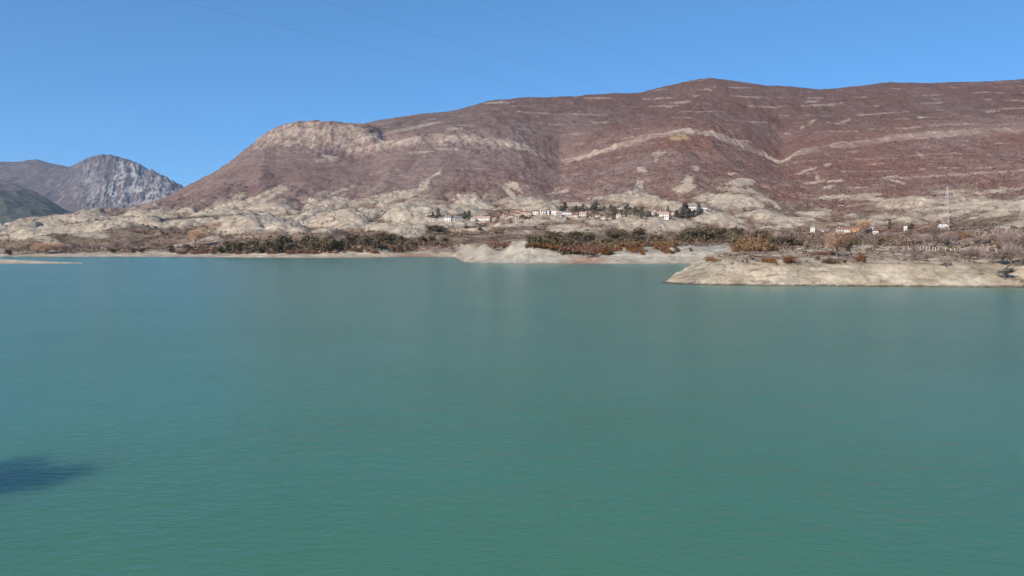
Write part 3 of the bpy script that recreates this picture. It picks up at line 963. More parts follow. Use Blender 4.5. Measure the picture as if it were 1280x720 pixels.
def trunk_mesh(name, mat, seed, h=0.75, r0=0.03, limbs=6):
    r = random.Random(seed)
    mb = MB()
    p = (0, 0, -0.05)
    pts = [p]
    for i in range(4):
        pts.append((0.03 * r.uniform(-1, 1), 0.03 * r.uniform(-1, 1), h * (i + 1) / 4))
    for i in range(4):
        mb.bar(pts[i], pts[i + 1], r0 * (1 - i * 0.21), r0 * (1 - (i + 1) * 0.21), 5)
    for i in range(limbs):
        k = r.randint(1, 3)
        a = r.uniform(0, 6.28)
        q = pts[k]
        mb.bar(q, (q[0] + 0.2 * math.cos(a), q[1] + 0.2 * math.sin(a), q[2] + r.uniform(0.06, 0.2)), r0 * 0.4, r0 * 0.12, 4)
    return mb.mesh(name, mat)


def bare_tree_meshes(mt, mtw, seed, spread=0.34, trunk=0.24, levels=4, twig=0.006, r0=0.022, haze=480):
    """a leafless tree: trunk with limbs, and a haze of fine twigs"""
    r = random.Random(seed)
    tr, tw = MB(), MB()

    def grow(p, d, L, rad, lev):
        q = tuple(p[i] + d[i] * L for i in range(3))
        (tr if lev < 2 else tw).bar(p, q, rad, rad * 0.62, 5 if lev < 2 else 3)
        if lev == levels:
            for k in range(4):
                dd_ = [d[i] + 0.9 * r.uniform(-1, 1) for i in range(3)]
                m = math.sqrt(sum(c * c for c in dd_)) + 1e-6
                e = tuple(q[i] + dd_[i] / m * L * r.uniform(0.6, 1.2) for i in range(3))
                s = twig
                tw.tri((q[0] - s, q[1], q[2]), (q[0] + s, q[1] + s, q[2]), e)
            return
        for k in range(3 if lev else 5):
            t = r.uniform(0.45, 1.0) if lev else r.uniform(0.6, 1.0)
            s = tuple(p[i] + d[i] * L * t for i in range(3))
            a = r.uniform(0, 6.28)
            sp_ = spread * (2.0 if lev == 0 else 1.9)
            nd = [d[0] + sp_ * math.cos(a), d[1] + sp_ * math.sin(a), d[2] * 0.85 + 0.25 * r.uniform(-0.2, 1)]
            m = math.sqrt(sum(c * c for c in nd))
            grow(s, tuple(c / m for c in nd), L * r.uniform(0.62, 0.86), rad * 0.55, lev + 1)
    grow((0, 0, -0.03), (0.02, 0.02, 1), trunk, r0, 0)
    top = max(v[2] for v in tw.v)
    wid = 0.42 * top * (spread / 0.4) ** 0.5
    for i in range(haze):
        a, q, b_ = r.uniform(0, 6.28), r.random() ** 0.5, r.uniform(-1, 1)
        rr = wid * q * math.sqrt(1 - b_ * b_)
        p = (rr * math.cos(a), rr * math.sin(a), top * 0.60 + top * 0.36 * b_ * q ** 0.5)
        d = (p[0] * 1.2 + 0.15 * r.uniform(-1, 1), p[1] * 1.2 + 0.15 * r.uniform(-1, 1), 0.35 + 0.3 * r.uniform(-0.5, 1))
        m = math.sqrt(sum(c * c for c in d))
        L = top * r.uniform(0.06, 0.13)
        s_ = top * 0.0070
        tw.tri((p[0] - s_, p[1] - s_ * 0.5, p[2]), (p[0] + s_, p[1] + s_ * 0.5, p[2]), tuple(p[k] + d[k] / m * L for k in range(3)))
    for b in (tr, tw):
        b.v = [(v[0] / top, v[1] / top, v[2] / top) for v in b.v]
    return tr.mesh('trunk', mt), tw.mesh('crown', mtw)


M_JUN = foliage_mat('juniper_leaves', (0.076, 0.062, 0.034), (0.140, 0.108, 0.066))
M_OLV = foliage_mat('olive_leaves', (0.105, 0.085, 0.042), (0.165, 0.125, 0.070))
M_RST = foliage_mat('rust_leaves', (0.150, 0.062, 0.022), (0.225, 0.105, 0.042))
M_RED = foliage_mat('red_brown_twigs', (0.170, 0.075, 0.050), (0.220, 0.110, 0.078), 0.25)
M_GOLD = foliage_mat('golden_leaves', (0.135, 0.075, 0.036), (0.215, 0.135, 0.076))
M_PIN = foliage_mat('pine_needles', (0.072, 0.072, 0.048), (0.120, 0.110, 0.078))
M_TWT = foliage_mat('tan_twigs', (0.38, 0.235, 0.15), (0.46, 0.29, 0.19), 0.12)
M_TWP = foliage_mat('grey_pink_twigs', (0.29, 0.215, 0.185), (0.36, 0.265, 0.23), 0.15)
M_TWD = foliage_mat('dark_twigs', (0.12, 0.10, 0.09), (0.19, 0.16, 0.145), 0.2)
M_BRK = plain_mat('bark', (0.15, 0.11, 0.085), 0.9, 3)
M_BRP = plain_mat('pale_bark', (0.50, 0.44, 0.38), 0.9, 3)

PROTO = {
    'juniper': [crown_mesh('juniper_crown', M_JUN, 480, 'round', 11 + i, 0.06) for i in range(4)],
    'olive': [crown_mesh('olive_shrub', M_OLV, 480, 'round', 31 + i, 0.06) for i in range(3)],
    'rust': [crown_mesh('rust_shrub', M_RST, 800, 'low', 41 + i, 0.062) for i in range(4)],
    'red': [crown_mesh('red_brown_shrub', M_RED, 700, 'low', 51 + i, 0.06) for i in range(3)],
    'gold': [crown_mesh('golden_shrub', M_GOLD, 900, 'low', 61 + i, 0.055) for i in range(3)],
    'pine': [crown_mesh('pine_crown', M_PIN, 380, 'pine', 71 + i, 0.06) for i in range(4)],
    'cypress': [crown_mesh('cypress_crown', M_PIN, 260, 'cypress', 81 + i, 0.05) for i in range(2)],
}
TRUNKS = [trunk_mesh('trunk', M_BRK, i) for i in range(3)]
BARE = {'tan': [bare_tree_meshes(M_BRK, M_TWT, 200 + i, 0.40, haze=1100) for i in range(3)],
        'pink': [bare_tree_meshes(M_BRK, M_TWP, 220 + i, 0.42) for i in range(4)],
        'pale': [bare_tree_meshes(M_BRP, M_TWP, 240 + i, 0.22, 0.34) for i in range(2)],
        'dark': [bare_tree_meshes(M_TWD, M_TWD, 260 + i, 0.62, 0.16, 4, 0.012, 0.035) for i in range(1)]}

ORD = ['', 'first', 'second', 'third', 'fourth', 'fifth', 'sixth', 'seventh', 'eighth', 'ninth', 'tenth', 'eleventh', 'twelfth', 'thirteenth', 'fourteenth', 'fifteenth', 'sixteenth']
CATS = {'juniper': ('juniper', 'shrub'), 'olive': ('olive_shrub', 'shrub'), 'rust': ('rust_shrub', 'shrub'), 'red': ('red_brown_shrub', 'shrub'), 'gold': ('golden_shrub', 'shrub'),
        'pine': ('pine_tree', 'tree'), 'cypress': ('cypress_tree', 'tree'), 'tan': ('bare_tree', 'tree'), 'pink': ('bare_tree', 'tree'), 'pale': ('bare_tree', 'tree'), 'dark': ('dead_tree', 'tree')}


def plant(kind, loc, h, label, group=None, wide=1.0, tilt=0.0):
    if kind == 'pine':
        h *= random.uniform(0.75, 1.25)
        wide *= random.uniform(0.85, 1.2)
        loc = (loc[0] + random.uniform(-3, 3), loc[1], loc[2])
    nm, cat = CATS[kind]
    root = bpy.data.objects.new(nm, None)
    COL.objects.link(root)
    root.location = loc
    root.rotation_euler = (tilt, 0, random.uniform(0, 6.28) if not tilt else 0.3)
    root.scale = (h * wide, h * wide, h)
    root.empty_display_size = 0.3
    root['label'], root['category'] = label, cat
    if group:
        root['group'] = group
    if kind in BARE:
        a, b = random.choice(BARE[kind])
        link('trunk', a, root)
        link('crown', b, root)
    else:
        link('crown', random.choice(PROTO[kind]), root)
        link('trunk', random.choice(TRUNKS), root)
    return root


def row(kind, spots, adj, where, group, wide=1.0, tall=None):
    """spots: (px, py_base, height m); labelled by order along the clump"""
    spots = sorted(spots)
    n = len(spots)
    if tall is None:
        tall = 1.45 if spots[0][0] < 560 and kind not in BARE else (1.3 if spots[0][0] < 925 and kind not in BARE else 1.0)
    for i, (px, py, h) in enumerate(spots):
        x, y, z = hit(px, py)
        if n == 1:
            lab = f'{adj} {where}'
        elif i == 0:
            lab = f'{adj} at the left end {where}'
        elif i == n - 1:
            lab = f'{adj} at the right end {where}'
        elif i < (n + 1) // 2:
            lab = f'{ORD[i + 1]} {adj} from the left {where}'
        else:
            lab = f'{ORD[n - i]} {adj} from the right {where}'
        plant(kind, (x, y, z - 0.05), h * tall * (random.uniform(0.72, 1.22) if n > 3 else 1), lab, group, wide * random.uniform(0.85, 1.2))


def spread(n, x0, x1, y0, y1, h0, h1, jit=0.35):
    o = []
    for i in range(n):
        t = (i + 0.5 + random.uniform(-jit, jit)) / n
        o.append((x0 + (x1 - x0) * t, random.uniform(y0, y1), random.uniform(h0, h1)))
    return o


# left shoreline thicket (x 205 - 515)
LT = 'of the left shoreline thicket'
row('juniper', [(213, 316, 8), (236, 313, 6.5), (275, 316, 7), (288, 316.5, 8.5), (296, 316, 9), (305, 313, 7)], 'dark green juniper', 'of the thicket part nearest the left beach', 'junipers in the left part of the shoreline thicket', 1.1)
row('juniper', [(316, 315, 11), (323, 316, 9.5), (332, 316, 10), (344, 316, 7), (356, 315, 13), (363, 316, 9), (374, 315, 7)], 'dark juniper', 'in the middle stretch of the left thicket', 'junipers in the middle of the shoreline thicket', 1.0)
row('juniper', [(388, 313, 12), (396, 316, 8), (403, 315, 9), (411, 316, 11), (418, 315, 10), (425, 314, 8), (435, 308, 11), (443, 306, 8)], 'dark green juniper', 'of the dense clump above the pale cutbank', 'junipers above the pale cutbank', 1.0)
row('juniper', [(455, 309, 7), (463, 306, 7.5), (472, 311, 8), (478, 303, 9), (486, 306, 8), (492, 301, 8), (500, 303, 9), (508, 305, 8)], 'dark juniper', 'on the slope right of the pale cutbank', 'junipers right of the pale cutbank', 1.1)
row('red', [(226, 317.5, 4), (246, 317.5, 4.5), (256, 317, 4.2), (268, 317.5, 3.6)], 'red-brown shrub', 'in front of the leftmost junipers on the beach', 'red-brown shrubs along the left beach', 1.0)
row('red', [(300, 317.5, 3.6), (340, 317.3, 4.0), (366, 317, 4), (382, 316.5, 5), (392, 317, 3.6)], 'red-brown shrub', 'at the foot of the left thicket', 'red-brown shrubs at the foot of the left thicket', 1.1)
row('olive', [(285, 310, 5), (308, 308, 5), (335, 308, 6), (350, 308, 6), (372, 307, 6), (382, 305, 6)], 'olive-brown shrub', 'behind the dark junipers of the left thicket', 'olive shrubs behind the left thicket', 1.3)
row('olive', [(455, 301, 5), (470, 299, 5), (515, 307, 5), (527, 303, 5), (540, 301, 6)], 'olive-brown shrub', 'on the scrub slope right of the left thicket', 'olive shrubs right of the left thicket', 1.3)
row('rust', [(445, 314, 3.5), (468, 316, 3.2), (490, 313, 4), (502, 314, 4)], 'rusty brown shrub', 'low on the slope beside the cutbank', 'rusty shrubs beside the cutbank', 1.1)
# big bare trees of the left shore
row('tan', [(244, 306, 17)], 'tall tan leafless tree', 'rising behind the leftmost junipers', None, 1.25)
row('tan', [(47, 317, 11), (58, 318, 12), (70, 316, 10)], 'tan leafless tree', 'of the group on the left bay shore', 'leafless trees on the left bay', 1.1)
row('pink', [(10, 317, 9), (23, 317.5, 7), (34, 316, 9), (82, 316.5, 9), (93, 315, 8)], 'greyish leafless tree', 'of the sparse row along the left bay', 'grey leafless trees on the left bay', 1.1)
row('juniper', [(11, 319, 5)], 'small dark shrub', 'at the left bay edge beside the sand spit', None, 1.0)
row('pink', [(135, 313, 7), (147, 312, 8), (160, 313, 7), (173, 312, 8), (186, 312, 8), (197, 311, 7)], 'greyish leafless tree', 'of the row behind the left beach', 'grey leafless trees behind the left beach', 1.3)
row('juniper', [(140, 316.5, 4), (168, 316.5, 3.6), (177, 316, 4)], 'small dark shrub', 'on the open left beach', 'small dark shrubs on the left beach', 1.2)
row('tan', [(82, 318.6, 9)], 'slim leafless tree', 'standing alone between the bay and the beach', None, 0.8)

# central thicket (x 590 - 925)
row('red', [(628, 310, 7)], 'round dark red-brown bush', 'right of the pale cone of marl', None, 1.2)
row('olive', [(663, 304, 6), (672, 306, 7), (682, 307, 6), (691, 304, 7), (700, 306, 7), (707, 309, 7), (752, 314, 7), (760, 306, 8), (768, 310, 7)], 'olive green shrub', 'of the central thicket above the pale bank', 'olive shrubs of the central thicket', 1.2)
row('juniper', [(686, 300, 7), (692, 299, 8), (703, 301, 7), (712, 301, 7), (719, 302, 8), (726, 300, 9), (733, 302, 7), (740, 302, 6)], 'dark green juniper', 'along the top of the central thicket', 'junipers along the top of the central thicket', 1.2)
row('rust', [(668, 308, 3.6), (676, 310, 4), (686, 311, 4), (695, 312, 4), (758, 318, 4.6), (770, 314, 4)], 'rusty brown shrub', 'on the front edge of the central thicket', 'rusty shrubs on the edge of the central thicket', 1.1)
row('red', [(706, 314, 5.5), (713, 316, 6), (720, 313, 6), (728, 317, 6), (737, 312, 6), (745, 315, 6), (738, 317, 5)], 'brick-red bush', 'of the reddest patch in the central thicket', 'brick-red bushes of the central thicket', 1.3)
row('tan', [(734.5, 323, 9)], 'small tan leafless tree', 'on the sand before the brick-red bushes', None, 1.1)
row('rust', [(771, 313, 4), (793, 314, 4.5), (799, 316, 4.5), (803, 318.5, 3), (826, 312, 4.5), (832, 315, 4), (837, 317, 3)], 'rusty orange shrub', 'scattered over the pale bank right of centre', 'rusty shrubs on the pale central bank', 1.0)
row('juniper', [(845, 316, 5), (863, 314.5, 2.5)], 'small dark shrub', 'low on the pale bank near the peninsula', 'small dark shrubs low on the pale bank', 0.9)
row('gold', [(781, 308, 5), (790, 308, 5), (806, 308, 5), (817, 307, 5), (829, 308, 5), (838, 306, 5)], 'golden brown shrub', 'of the low hedge below the pale dome', 'golden shrubs below the pale dome', 1.3)
row('juniper', [(772, 303, 8), (798, 303, 10), (803, 304, 8), (816, 303, 6), (825, 303, 6)], 'dark green juniper', 'at the foot of the pale dome', 'junipers at the foot of the pale dome', 1.0)
row('juniper', [(848, 301, 8), (854, 302, 9), (861, 301, 10), (868, 302, 9), (874, 300, 10), (881, 301, 10), (888, 301, 9)], 'dark evergreen', 'in the dense grove right of the pale dome', 'dark evergreens right of the pale dome', 1.15)
row('juniper', [(899, 300, 9), (905, 300, 8), (913, 300, 9), (921, 300, 9)], 'dark evergreen', 'of the small clump left of the golden thicket', 'dark evergreens left of the golden thicket', 1.0)
row('olive', [(772, 298, 9), (762, 297, 9), (780, 300, 8)], 'tall grey-olive tree', 'left of the pale dome', 'grey-olive trees left of the dome', 1.0)

# village trees
row('pine', [(699, 264, 9), (707, 263, 9), (715, 264, 8), (722, 264, 9), (730, 264, 8), (738, 263, 8), (746, 264, 10), (754, 263, 9)], 'dark green pine', 'of the belt behind the white village houses', 'pines behind the white village houses', 1.6)
row('pine', [(762, 266, 10), (770, 266, 9), (780, 262, 8), (787, 262, 7), (795, 266, 8)], 'dark green pine', 'of the belt between village and villa', 'pines between village and villa', 1.6)
row('cypress', [(767, 274, 11), (802, 273, 13), (835, 266, 9), (873, 269, 15)], 'slender dark cypress', 'around the white villa', 'cypresses around the white villa', 1.5)
row('pine', [(845, 272, 10), (850, 273, 11), (856, 272, 11), (861, 273, 11), (866, 272, 9)], 'dark green pine', 'of the grove right of the white villa', 'pines right of the white villa', 1.5)
row('pine', [(541, 270, 7), (548, 270, 8), (582, 275, 10), (585, 274, 7)], 'dark pine', 'among the left end houses of the village', 'pines among the left village houses', 1.2)
row('juniper', [(545, 290, 6), (537, 291, 6), (553, 288, 6), (600, 288, 4)], 'dark shrub', 'on the terraces below the left village houses', 'dark shrubs below the left village', 1.5)
row('juniper', [(500, 314, 4), (556, 304, 5), (583, 286, 4)], 'lone dark shrub', 'on the scrub flat in the centre-left', 'lone shrubs on the centre-left flat', 1.3)

# right side shrubs
row('olive', [(915, 311, 9), (924, 311, 10), (951, 310, 10.5), (960, 311, 9)], 'olive-grey tree', 'behind the golden bushes of the peninsula thicket', 'olive-grey trees behind the golden bushes', 0.9)
row('gold', [(919, 315, 4.5), (926, 314, 7), (933, 313.5, 8.5), (940, 314, 9), (948, 313.5, 9), (956, 314, 7.5), (964, 314, 5.5), (972, 314, 4)], 'golden orange bush', 'of the thicket behind the peninsula tip', 'golden bushes behind the peninsula tip', 0.62)
row('olive', [(972, 305, 9), (981, 306, 9), (989, 306, 10), (998, 306, 9)], 'dull olive bush', 'between the golden thicket and the tan tree', 'olive bushes beside the golden thicket', 1.3)
row('rust', [(889, 327.0, 2.4)], 'small brown bush', 'alone on the peninsula tip', None, 0.8)
row('rust', [(956, 327.5, 2.4), (963, 328.5, 3.0)], 'low rust shrub', 'on the bank edge before the golden thicket', 'low rust shrubs before the golden thicket', 1.0)
row('rust', [(989, 328.5, 4.2)], 'broad rust orange bush with a spike', 'on the peninsula bank edge', None, 0.85)
row('olive', [(1022, 326, 2.8)], 'small olive bush', 'on the bank edge left of the golden mound', None, 1.0)
row('gold', [(1036, 329, 3.4), (1043, 329, 2.8)], 'golden mound of shrub', 'on the bank below the tan tree', 'golden mounds below the tan tree', 1.0)
row('juniper', [(1056, 329, 1.7)], 'tiny dark green bush', 'on the bank edge left of the round orange bush', None, 1.1)
row('rust', [(1076, 327.5, 4.6)], 'round bright orange bush', 'standing alone on the peninsula bank', None, 0.62)
row('red', [(1022, 319, 3), (1030, 318, 2.6), (1040, 319, 3)], 'red-brown shrub', 'at the foot of the big tan tree', 'red-brown shrubs under the tan tree', 1.2)
row('tan', [(1046, 320, 13)], 'big tan leafless tree', 'on the peninsula behind the golden mounds', None, 1.35)
row('olive', [(1058, 314, 9), (1067, 309, 9), (1073, 307, 8)], 'large olive-brown tree', 'right of the big tan leafless tree', 'olive trees right of the tan tree', 1.0)
row('tan', [(1081, 292, 18)], 'tall tan leafless tree', 'right of the red roofed house', None, 1.0)
row('olive', [(1101, 307, 9)], 'rounded olive tree', 'below the white shed on the right', None, 1.1)
row('cypress', [(1112, 287, 13)], 'dark cypress', 'left of the white shed on the right', None, 1.2)
row('juniper', [(1139, 287, 8)], 'dark green bush', 'right of the white shed', None, 1.1)
row('gold', [(1193, 300, 8), (1201, 297, 8)], 'russet bush', 'on the slope under the pylon', 'russet bushes under the pylon', 0.9)
row('pink', [(1147, 306, 10), (1158, 308, 12), (1166, 304, 12), (1176, 306, 12), (1186, 309, 11), (1196, 310, 9)], 'pinkish leafless tree', 'of the grove under the pylon', 'pinkish leafless trees under the pylon', 1.1)
row('pink', [(1143, 326, 6), (1158, 327, 5.5), (1183, 334, 6.5), (1205, 325, 6), (1213, 325, 6.5), (1223, 325, 6)], 'pinkish leafless bush', 'on the peninsula edge before the white posts', 'pinkish leafless bushes before the white posts', 1.2)
row('pale', [(1255, 318, 12), (1263, 318, 12.5), (1275, 318, 11)], 'slender pale-trunked tree', 'of the three at the right edge', 'pale-trunked trees at the right edge', 0.9)
row('pink', [(1240, 330, 6.5), (1252, 331, 7.5), (1264, 332, 8), (1276, 333, 8), (1288, 333, 8)], 'pinkish leafless bush', 'of the thicket in the right corner', 'pinkish bushes in the right corner', 1.1)
row('pink', [(1206, 309, 8), (1218, 307, 9), (1230, 306, 9), (1241, 305, 10), (1253, 303, 10), (1266, 302, 10), (1279, 300, 11)], 'greyish leafless tree', 'of the belt behind the white posts', 'grey leafless trees behind the posts', 1.2)
row('olive', [(1248, 312, 7), (1283, 312, 8)], 'dull olive bush', 'behind the pale-trunked trees on the right', 'olive bushes behind the pale-trunked trees', 1.0)
x, y, z = hit(1256, 349)
plant('dark', (x, y, z), 5.6, 'dark dead tree leaning on the bank in the right corner', None, 1.3, R(-12))

# ------------------------------------------------------------------ houses
M_WHT = plain_mat('white_render', (0.72, 0.665, 0.59), 0.9, 0.6, 0.9, 1.06)
M_CRM = plain_mat('cream_render', (0.60, 0.50, 0.40), 0.9, 0.6)
M_STN = plain_mat('tan_stone', (0.50, 0.385, 0.295), 0.95, 1.2, 0.7, 1.2)
M_TAN = plain_mat('orange_render', (0.52, 0.32, 0.18), 0.9, 0.7)
M_GRY = plain_mat('grey_render', (0.42, 0.40, 0.38), 0.9, 0.7)
M_TIL = plain_mat('roof_tiles', (0.30, 0.155, 0.10), 0.9, 1.5, 0.7, 1.25)
M_PNK = plain_mat('pale_pink_tiles', (0.46, 0.30, 0.25), 0.9, 1.5, 0.8, 1.2)
M_BRN = plain_mat('old_brown_tiles', (0.22, 0.13, 0.09), 0.95, 1.5, 0.7, 1.25)
M_SHT = plain_mat('white_sheet_roof', (0.74, 0.71, 0.67), 0.6, 0.5, 0.9, 1.05)
M_GRR = plain_mat('grey_roof', (0.24, 0.22, 0.21), 0.8, 1.5)
M_WIN = plain_mat('dark_window_glass', (0.035, 0.033, 0.03), 0.7, 2)
M_DOOR = plain_mat('brown_door', (0.10, 0.06, 0.04), 0.7, 2)


def house(kind, px, py, w, dpt, h, mw, mr, label, cat='house', group=None, yaw=None, floors=2, nwin=3, chim=True, pitch=0.32, tower=None, arch=False):
    x, y, z = hit(px, py)
    root = bpy.data.objects.new(kind, None)
    COL.objects.link(root)
    root.location = (x, y + dpt / 2, z - 0.4)
    face = math.atan2(x, y)
    root.rotation_euler = (0, 0, -face * 0.6 + (random.uniform(-0.3, 0.3) if yaw is None else yaw))
    root['label'], root['category'] = label, cat
    if group:
        root['group'] = group
    a, b = w / 2, dpt / 2
    rise = b * pitch * 2 * 0.8
    mb = MB()
    mb.box(-a, a, -b, b, -2.5, h)
    mb.add([(-a, -b, h), (-a, b, h), (-a, 0, h + rise), (a, -b, h), (a, b, h), (a, 0, h + rise)], [(0, 2, 1), (3, 4, 5)])
    link('wall', mb.mesh('wall', mw), root)
    rb = MB()
    e, t = 0.4, 0.22
    zz = h - e * rise / b
    for s in (-1, 1):
        rb.add([(-a - e, s * (b + e), zz), (a + e, s * (b + e), zz), (a + e, 0, h + rise), (-a - e, 0, h + rise),
                (-a - e, s * (b + e), zz + t), (a + e, s * (b + e), zz + t), (a + e, 0, h + rise + t), (-a - e, 0, h + rise + t)],
               [(0, 1, 2, 3), (4, 7, 6, 5), (0, 4, 5, 1), (1, 5, 6, 2), (3, 7, 4, 0)])
    ro = link('roof', rb.mesh('roof', mr), root)
    if chim:
        cb = MB()
        cx = a * random.choice((-0.5, 0.45))
        cb.box(cx - 0.4, cx + 0.4, 0.4, 1.2, h + rise * 0.4, h + rise + 1.0)
        cb.box(cx - 0.5, cx + 0.5, 0.3, 1.3, h + rise + 1.0, h + rise + 1.15)
        link('chimney', cb.mesh('chimney', mw), ro)
    fh = h / floors
    for f in range(floors):
        for i in range(nwin):
            cx = -a + w * (i + 0.5) / nwin
            if f == 0 and i == nwin // 2:
                db = MB()
                if arch:
                    db.box(cx - 1.4, cx + 1.4, -b - 0.05, -b + 0.1, 0.4, 2.4)
                    for k in range(6):
                        q = math.pi * (k + 0.5) / 6
                        db.box(cx - 1.4 * math.sin(q), cx + 1.4 * math.sin(q), -b - 0.05, -b + 0.1, 2.4 + 1.1 * k / 6 * 1.0, 2.4 + 1.1 * (k + 1) / 6) if k >= 3 else None
                else:
                    db.box(cx - 0.6, cx + 0.6, -b - 0.05, -b + 0.1, 0.4, min(2.5, fh * 0.85))
                link('door', db.mesh('door', M_DOOR), root)
                continue
            wb = MB()
            zc_ = f * fh + fh * 0.58
            hw = min(0.6, w / nwin * 0.28)
            wb.box(cx - hw, cx + hw, -b - 0.03, -b + 0.1, zc_ - 0.65, zc_ + 0.65)
            wn = link('window', wb.mesh('window', M_WIN), root)
    if tower:
        tw, th, tx = tower
        tb = MB()
        tb.box(tx - tw / 2, tx + tw / 2, -tw / 2, tw / 2, -1, th)
        to = link('bell_tower', tb.mesh('bell_tower', mw), root)
        sp = MB()
        q = tw / 2 + 0.3
        sp.add([(tx - q, -q, th), (tx + q, -q, th), (tx + q, q, th), (tx - q, q, th), (tx, 0, th + 2.2)], [(0, 1, 4), (1, 2, 4), (2, 3, 4), (3, 0, 4), (3, 2, 1, 0)])
        link('tower_roof', sp.mesh('tower_roof', mr), to)
        ob = MB()
        ob.box(tx - 0.5, tx + 0.5, -tw / 2 - 0.03, -tw / 2 + 0.1, th - 3, th - 1)
        link('belfry_opening', ob.mesh('belfry_opening', M_WIN), to)
    return root


house('house', 539, 276.3, 9, 7, 3.2, M_WHT, M_PNK, 'low white house at the left end of the village', floors=1, nwin=3)
house('house', 551, 275.8, 7, 6, 3.6, M_WHT, M_GRR, 'small white house second from the left end of the village', floors=1, nwin=3)
house('house', 559.5, 276.8, 11, 8, 6.5, M_WHT, M_GRR, 'tall bright white house in the left village row', floors=2, nwin=3)
house('house', 572, 276.5, 11, 8, 5.4, M_GRY, M_GRR, 'greyish house between the bright white house and the dark pines', floors=2, nwin=4)
house('house', 591, 276, 6, 6, 4, M_WHT, M_PNK, 'small white house touching the left of the long pink roofed house', floors=1, nwin=2)
house('house', 604, 276.5, 22, 9, 5.4, M_WHT, M_PNK, 'long white house with a pale pink roof and window row', floors=2, nwin=7)
house('house', 618, 276, 5, 5, 3.2, M_CRM, M_PNK, 'tiny cream house right of the long pink roofed house', floors=1, nwin=2)
OLD = [(627, 273.6, 5, 6, 5.5, 'narrow tan stone house at the left edge of the old hamlet'),
       (632, 272.4, 8, 7, 6.0, 'tan stone house second from the left in the old hamlet'),
       (638, 273.2, 8, 7, 5.0, 'front tan stone house below the hamlet middle'),
       (641, 269.5, 9, 7, 5.5, 'upper tan stone house behind the hamlet middle'),
       (647, 270.6, 8, 7, 5.0, 'stepped tan stone house left of the church'),
       (647.5, 266.3, 10, 7, 4.5, 'highest tan stone house just left of the bell tower'),
       (662, 270.5, 7, 6, 6.5, 'tan stone house just right of the bell tower')]
for px, py, w, dp, h, lab in OLD:
    house('stone_house', px, py, w, dp, h, M_STN if px not in (638, 647) else M_CRM, M_BRN, lab, 'house', 'stone houses of the old hamlet', floors=2, nwin=3)
house('church', 655, 270.2, 12, 8, 6.5, M_STN, M_BRN, 'tan stone church with a square bell tower in the hamlet', 'church', floors=1, nwin=3, chim=False, tower=(3.4, 15.5, 0.5))
house('house', 670, 268.2, 8, 8, 5.5, M_WHT, M_BRN, 'bright white house first to the right of the old hamlet', floors=2, nwin=2)
house('house', 678.5, 268.3, 8, 8, 6.0, M_WHT, M_PNK, 'white house left half of the bright pair', floors=2, nwin=3)
house('house', 684.5, 268.0, 7, 8, 6.6, M_WHT, M_BRN, 'white house right half of the bright pair', floors=2, nwin=3)
house('house', 692, 268.6, 9, 7, 4.2, M_WHT, M_SHT, 'white house with a pale roof beside the white pole', floors=1, nwin=3)
house('house', 699, 270.3, 9, 7, 4.8, M_GRY, M_PNK, 'grey house right of the white pole', floors=2, nwin=3)
house('barn', 709, 270.5, 15, 8, 3.4, M_CRM, M_SHT, 'long low barn with a white sheet roof', 'barn', floors=1, nwin=4, chim=False)
house('house', 719, 272.5, 10, 8, 5.0, M_CRM, M_BRN, 'cream house with brown roof right of the long barn', floors=2, nwin=3)
house('house', 729.5, 271.5, 11, 9, 6.0, M_CRM, M_PNK, 'cream gabled house under the pine belt', floors=2, nwin=3)
house('house', 740, 274, 7, 6, 4.0, M_STN, M_BRN, 'small stone house left of the two white cottages', floors=1, nwin=2)
house('cottage', 747, 271.5, 6, 6, 3.4, M_WHT, M_BRN, 'upper white cottage at the right end of the village', 'cottage', floors=1, nwin=2)
house('cottage', 754, 274.8, 7, 6, 3.8, M_WHT, M_PNK, 'lower white cottage at the right end of the village', 'cottage', floors=1, nwin=2)
house('cottage', 773, 271.5, 6, 6, 4.0, M_WHT, M_BRN, 'tiny white cottage among the cypresses left of the villa', 'cottage', floors=1, nwin=2)
house('villa', 829.5, 272.6, 15, 10, 6.2, M_WHT, M_PNK, 'white villa with an arched door on the pale dome', 'villa', floors=2, nwin=5, yaw=0.0, arch=True)
house('house', 818, 270.0, 6, 6, 5.2, M_WHT, M_PNK, 'small white house just left of the villa', floors=2, nwin=2)
house('shed', 841.5, 268.5, 3.5, 4, 3.6, M_WHT, M_PNK, 'tiny white shed just right of the villa', 'shed', floors=1, nwin=1, chim=False)
house('barn', 866.5, 262.8, 13, 8, 3.0, M_WHT, M_SHT, 'long white roofed barn above the pine grove', 'barn', floors=1, nwin=4, chim=False)
house('shed', 881, 264.5, 7, 6, 3.4, M_GRY, M_SHT, 'greyish shed right of the white roofed barn', 'shed', floors=1, nwin=2, chim=False)
house('hut', 407.3, 258.6, 4.5, 4, 3.4, M_WHT, M_SHT, 'lone white hut on the scrub slope to the left', 'hut', floors=1, nwin=1, chim=False)
house('house', 1017, 290.2, 6.0, 6, 7.5, M_WHT, M_GRR, 'narrow tall white house at the left of the right hand farm', floors=2, nwin=2)
house('stable', 1030, 290.2, 14, 6, 2.6, M_WHT, M_GRR, 'long low white stable with a dark roof', 'stable', floors=1, nwin=6, chim=False, yaw=0.05)
house('farmhouse', 1055, 291.6, 17, 9, 5.6, M_WHT, M_TIL, 'large white farmhouse with a red tile roof', 'house', floors=2, nwin=5, yaw=0.1)
house('barn', 1070, 289.6, 12, 8, 4.6, M_TAN, M_TIL, 'orange tan barn joined to the white farmhouse', 'barn', floors=1, nwin=4, chim=False, yaw=0.1)
house('shed', 1042, 294.6, 3.6, 3.5, 2.4, M_WHT, M_PNK, 'small white shed below the farmhouse corner', 'shed', floors=1, nwin=1, chim=False)
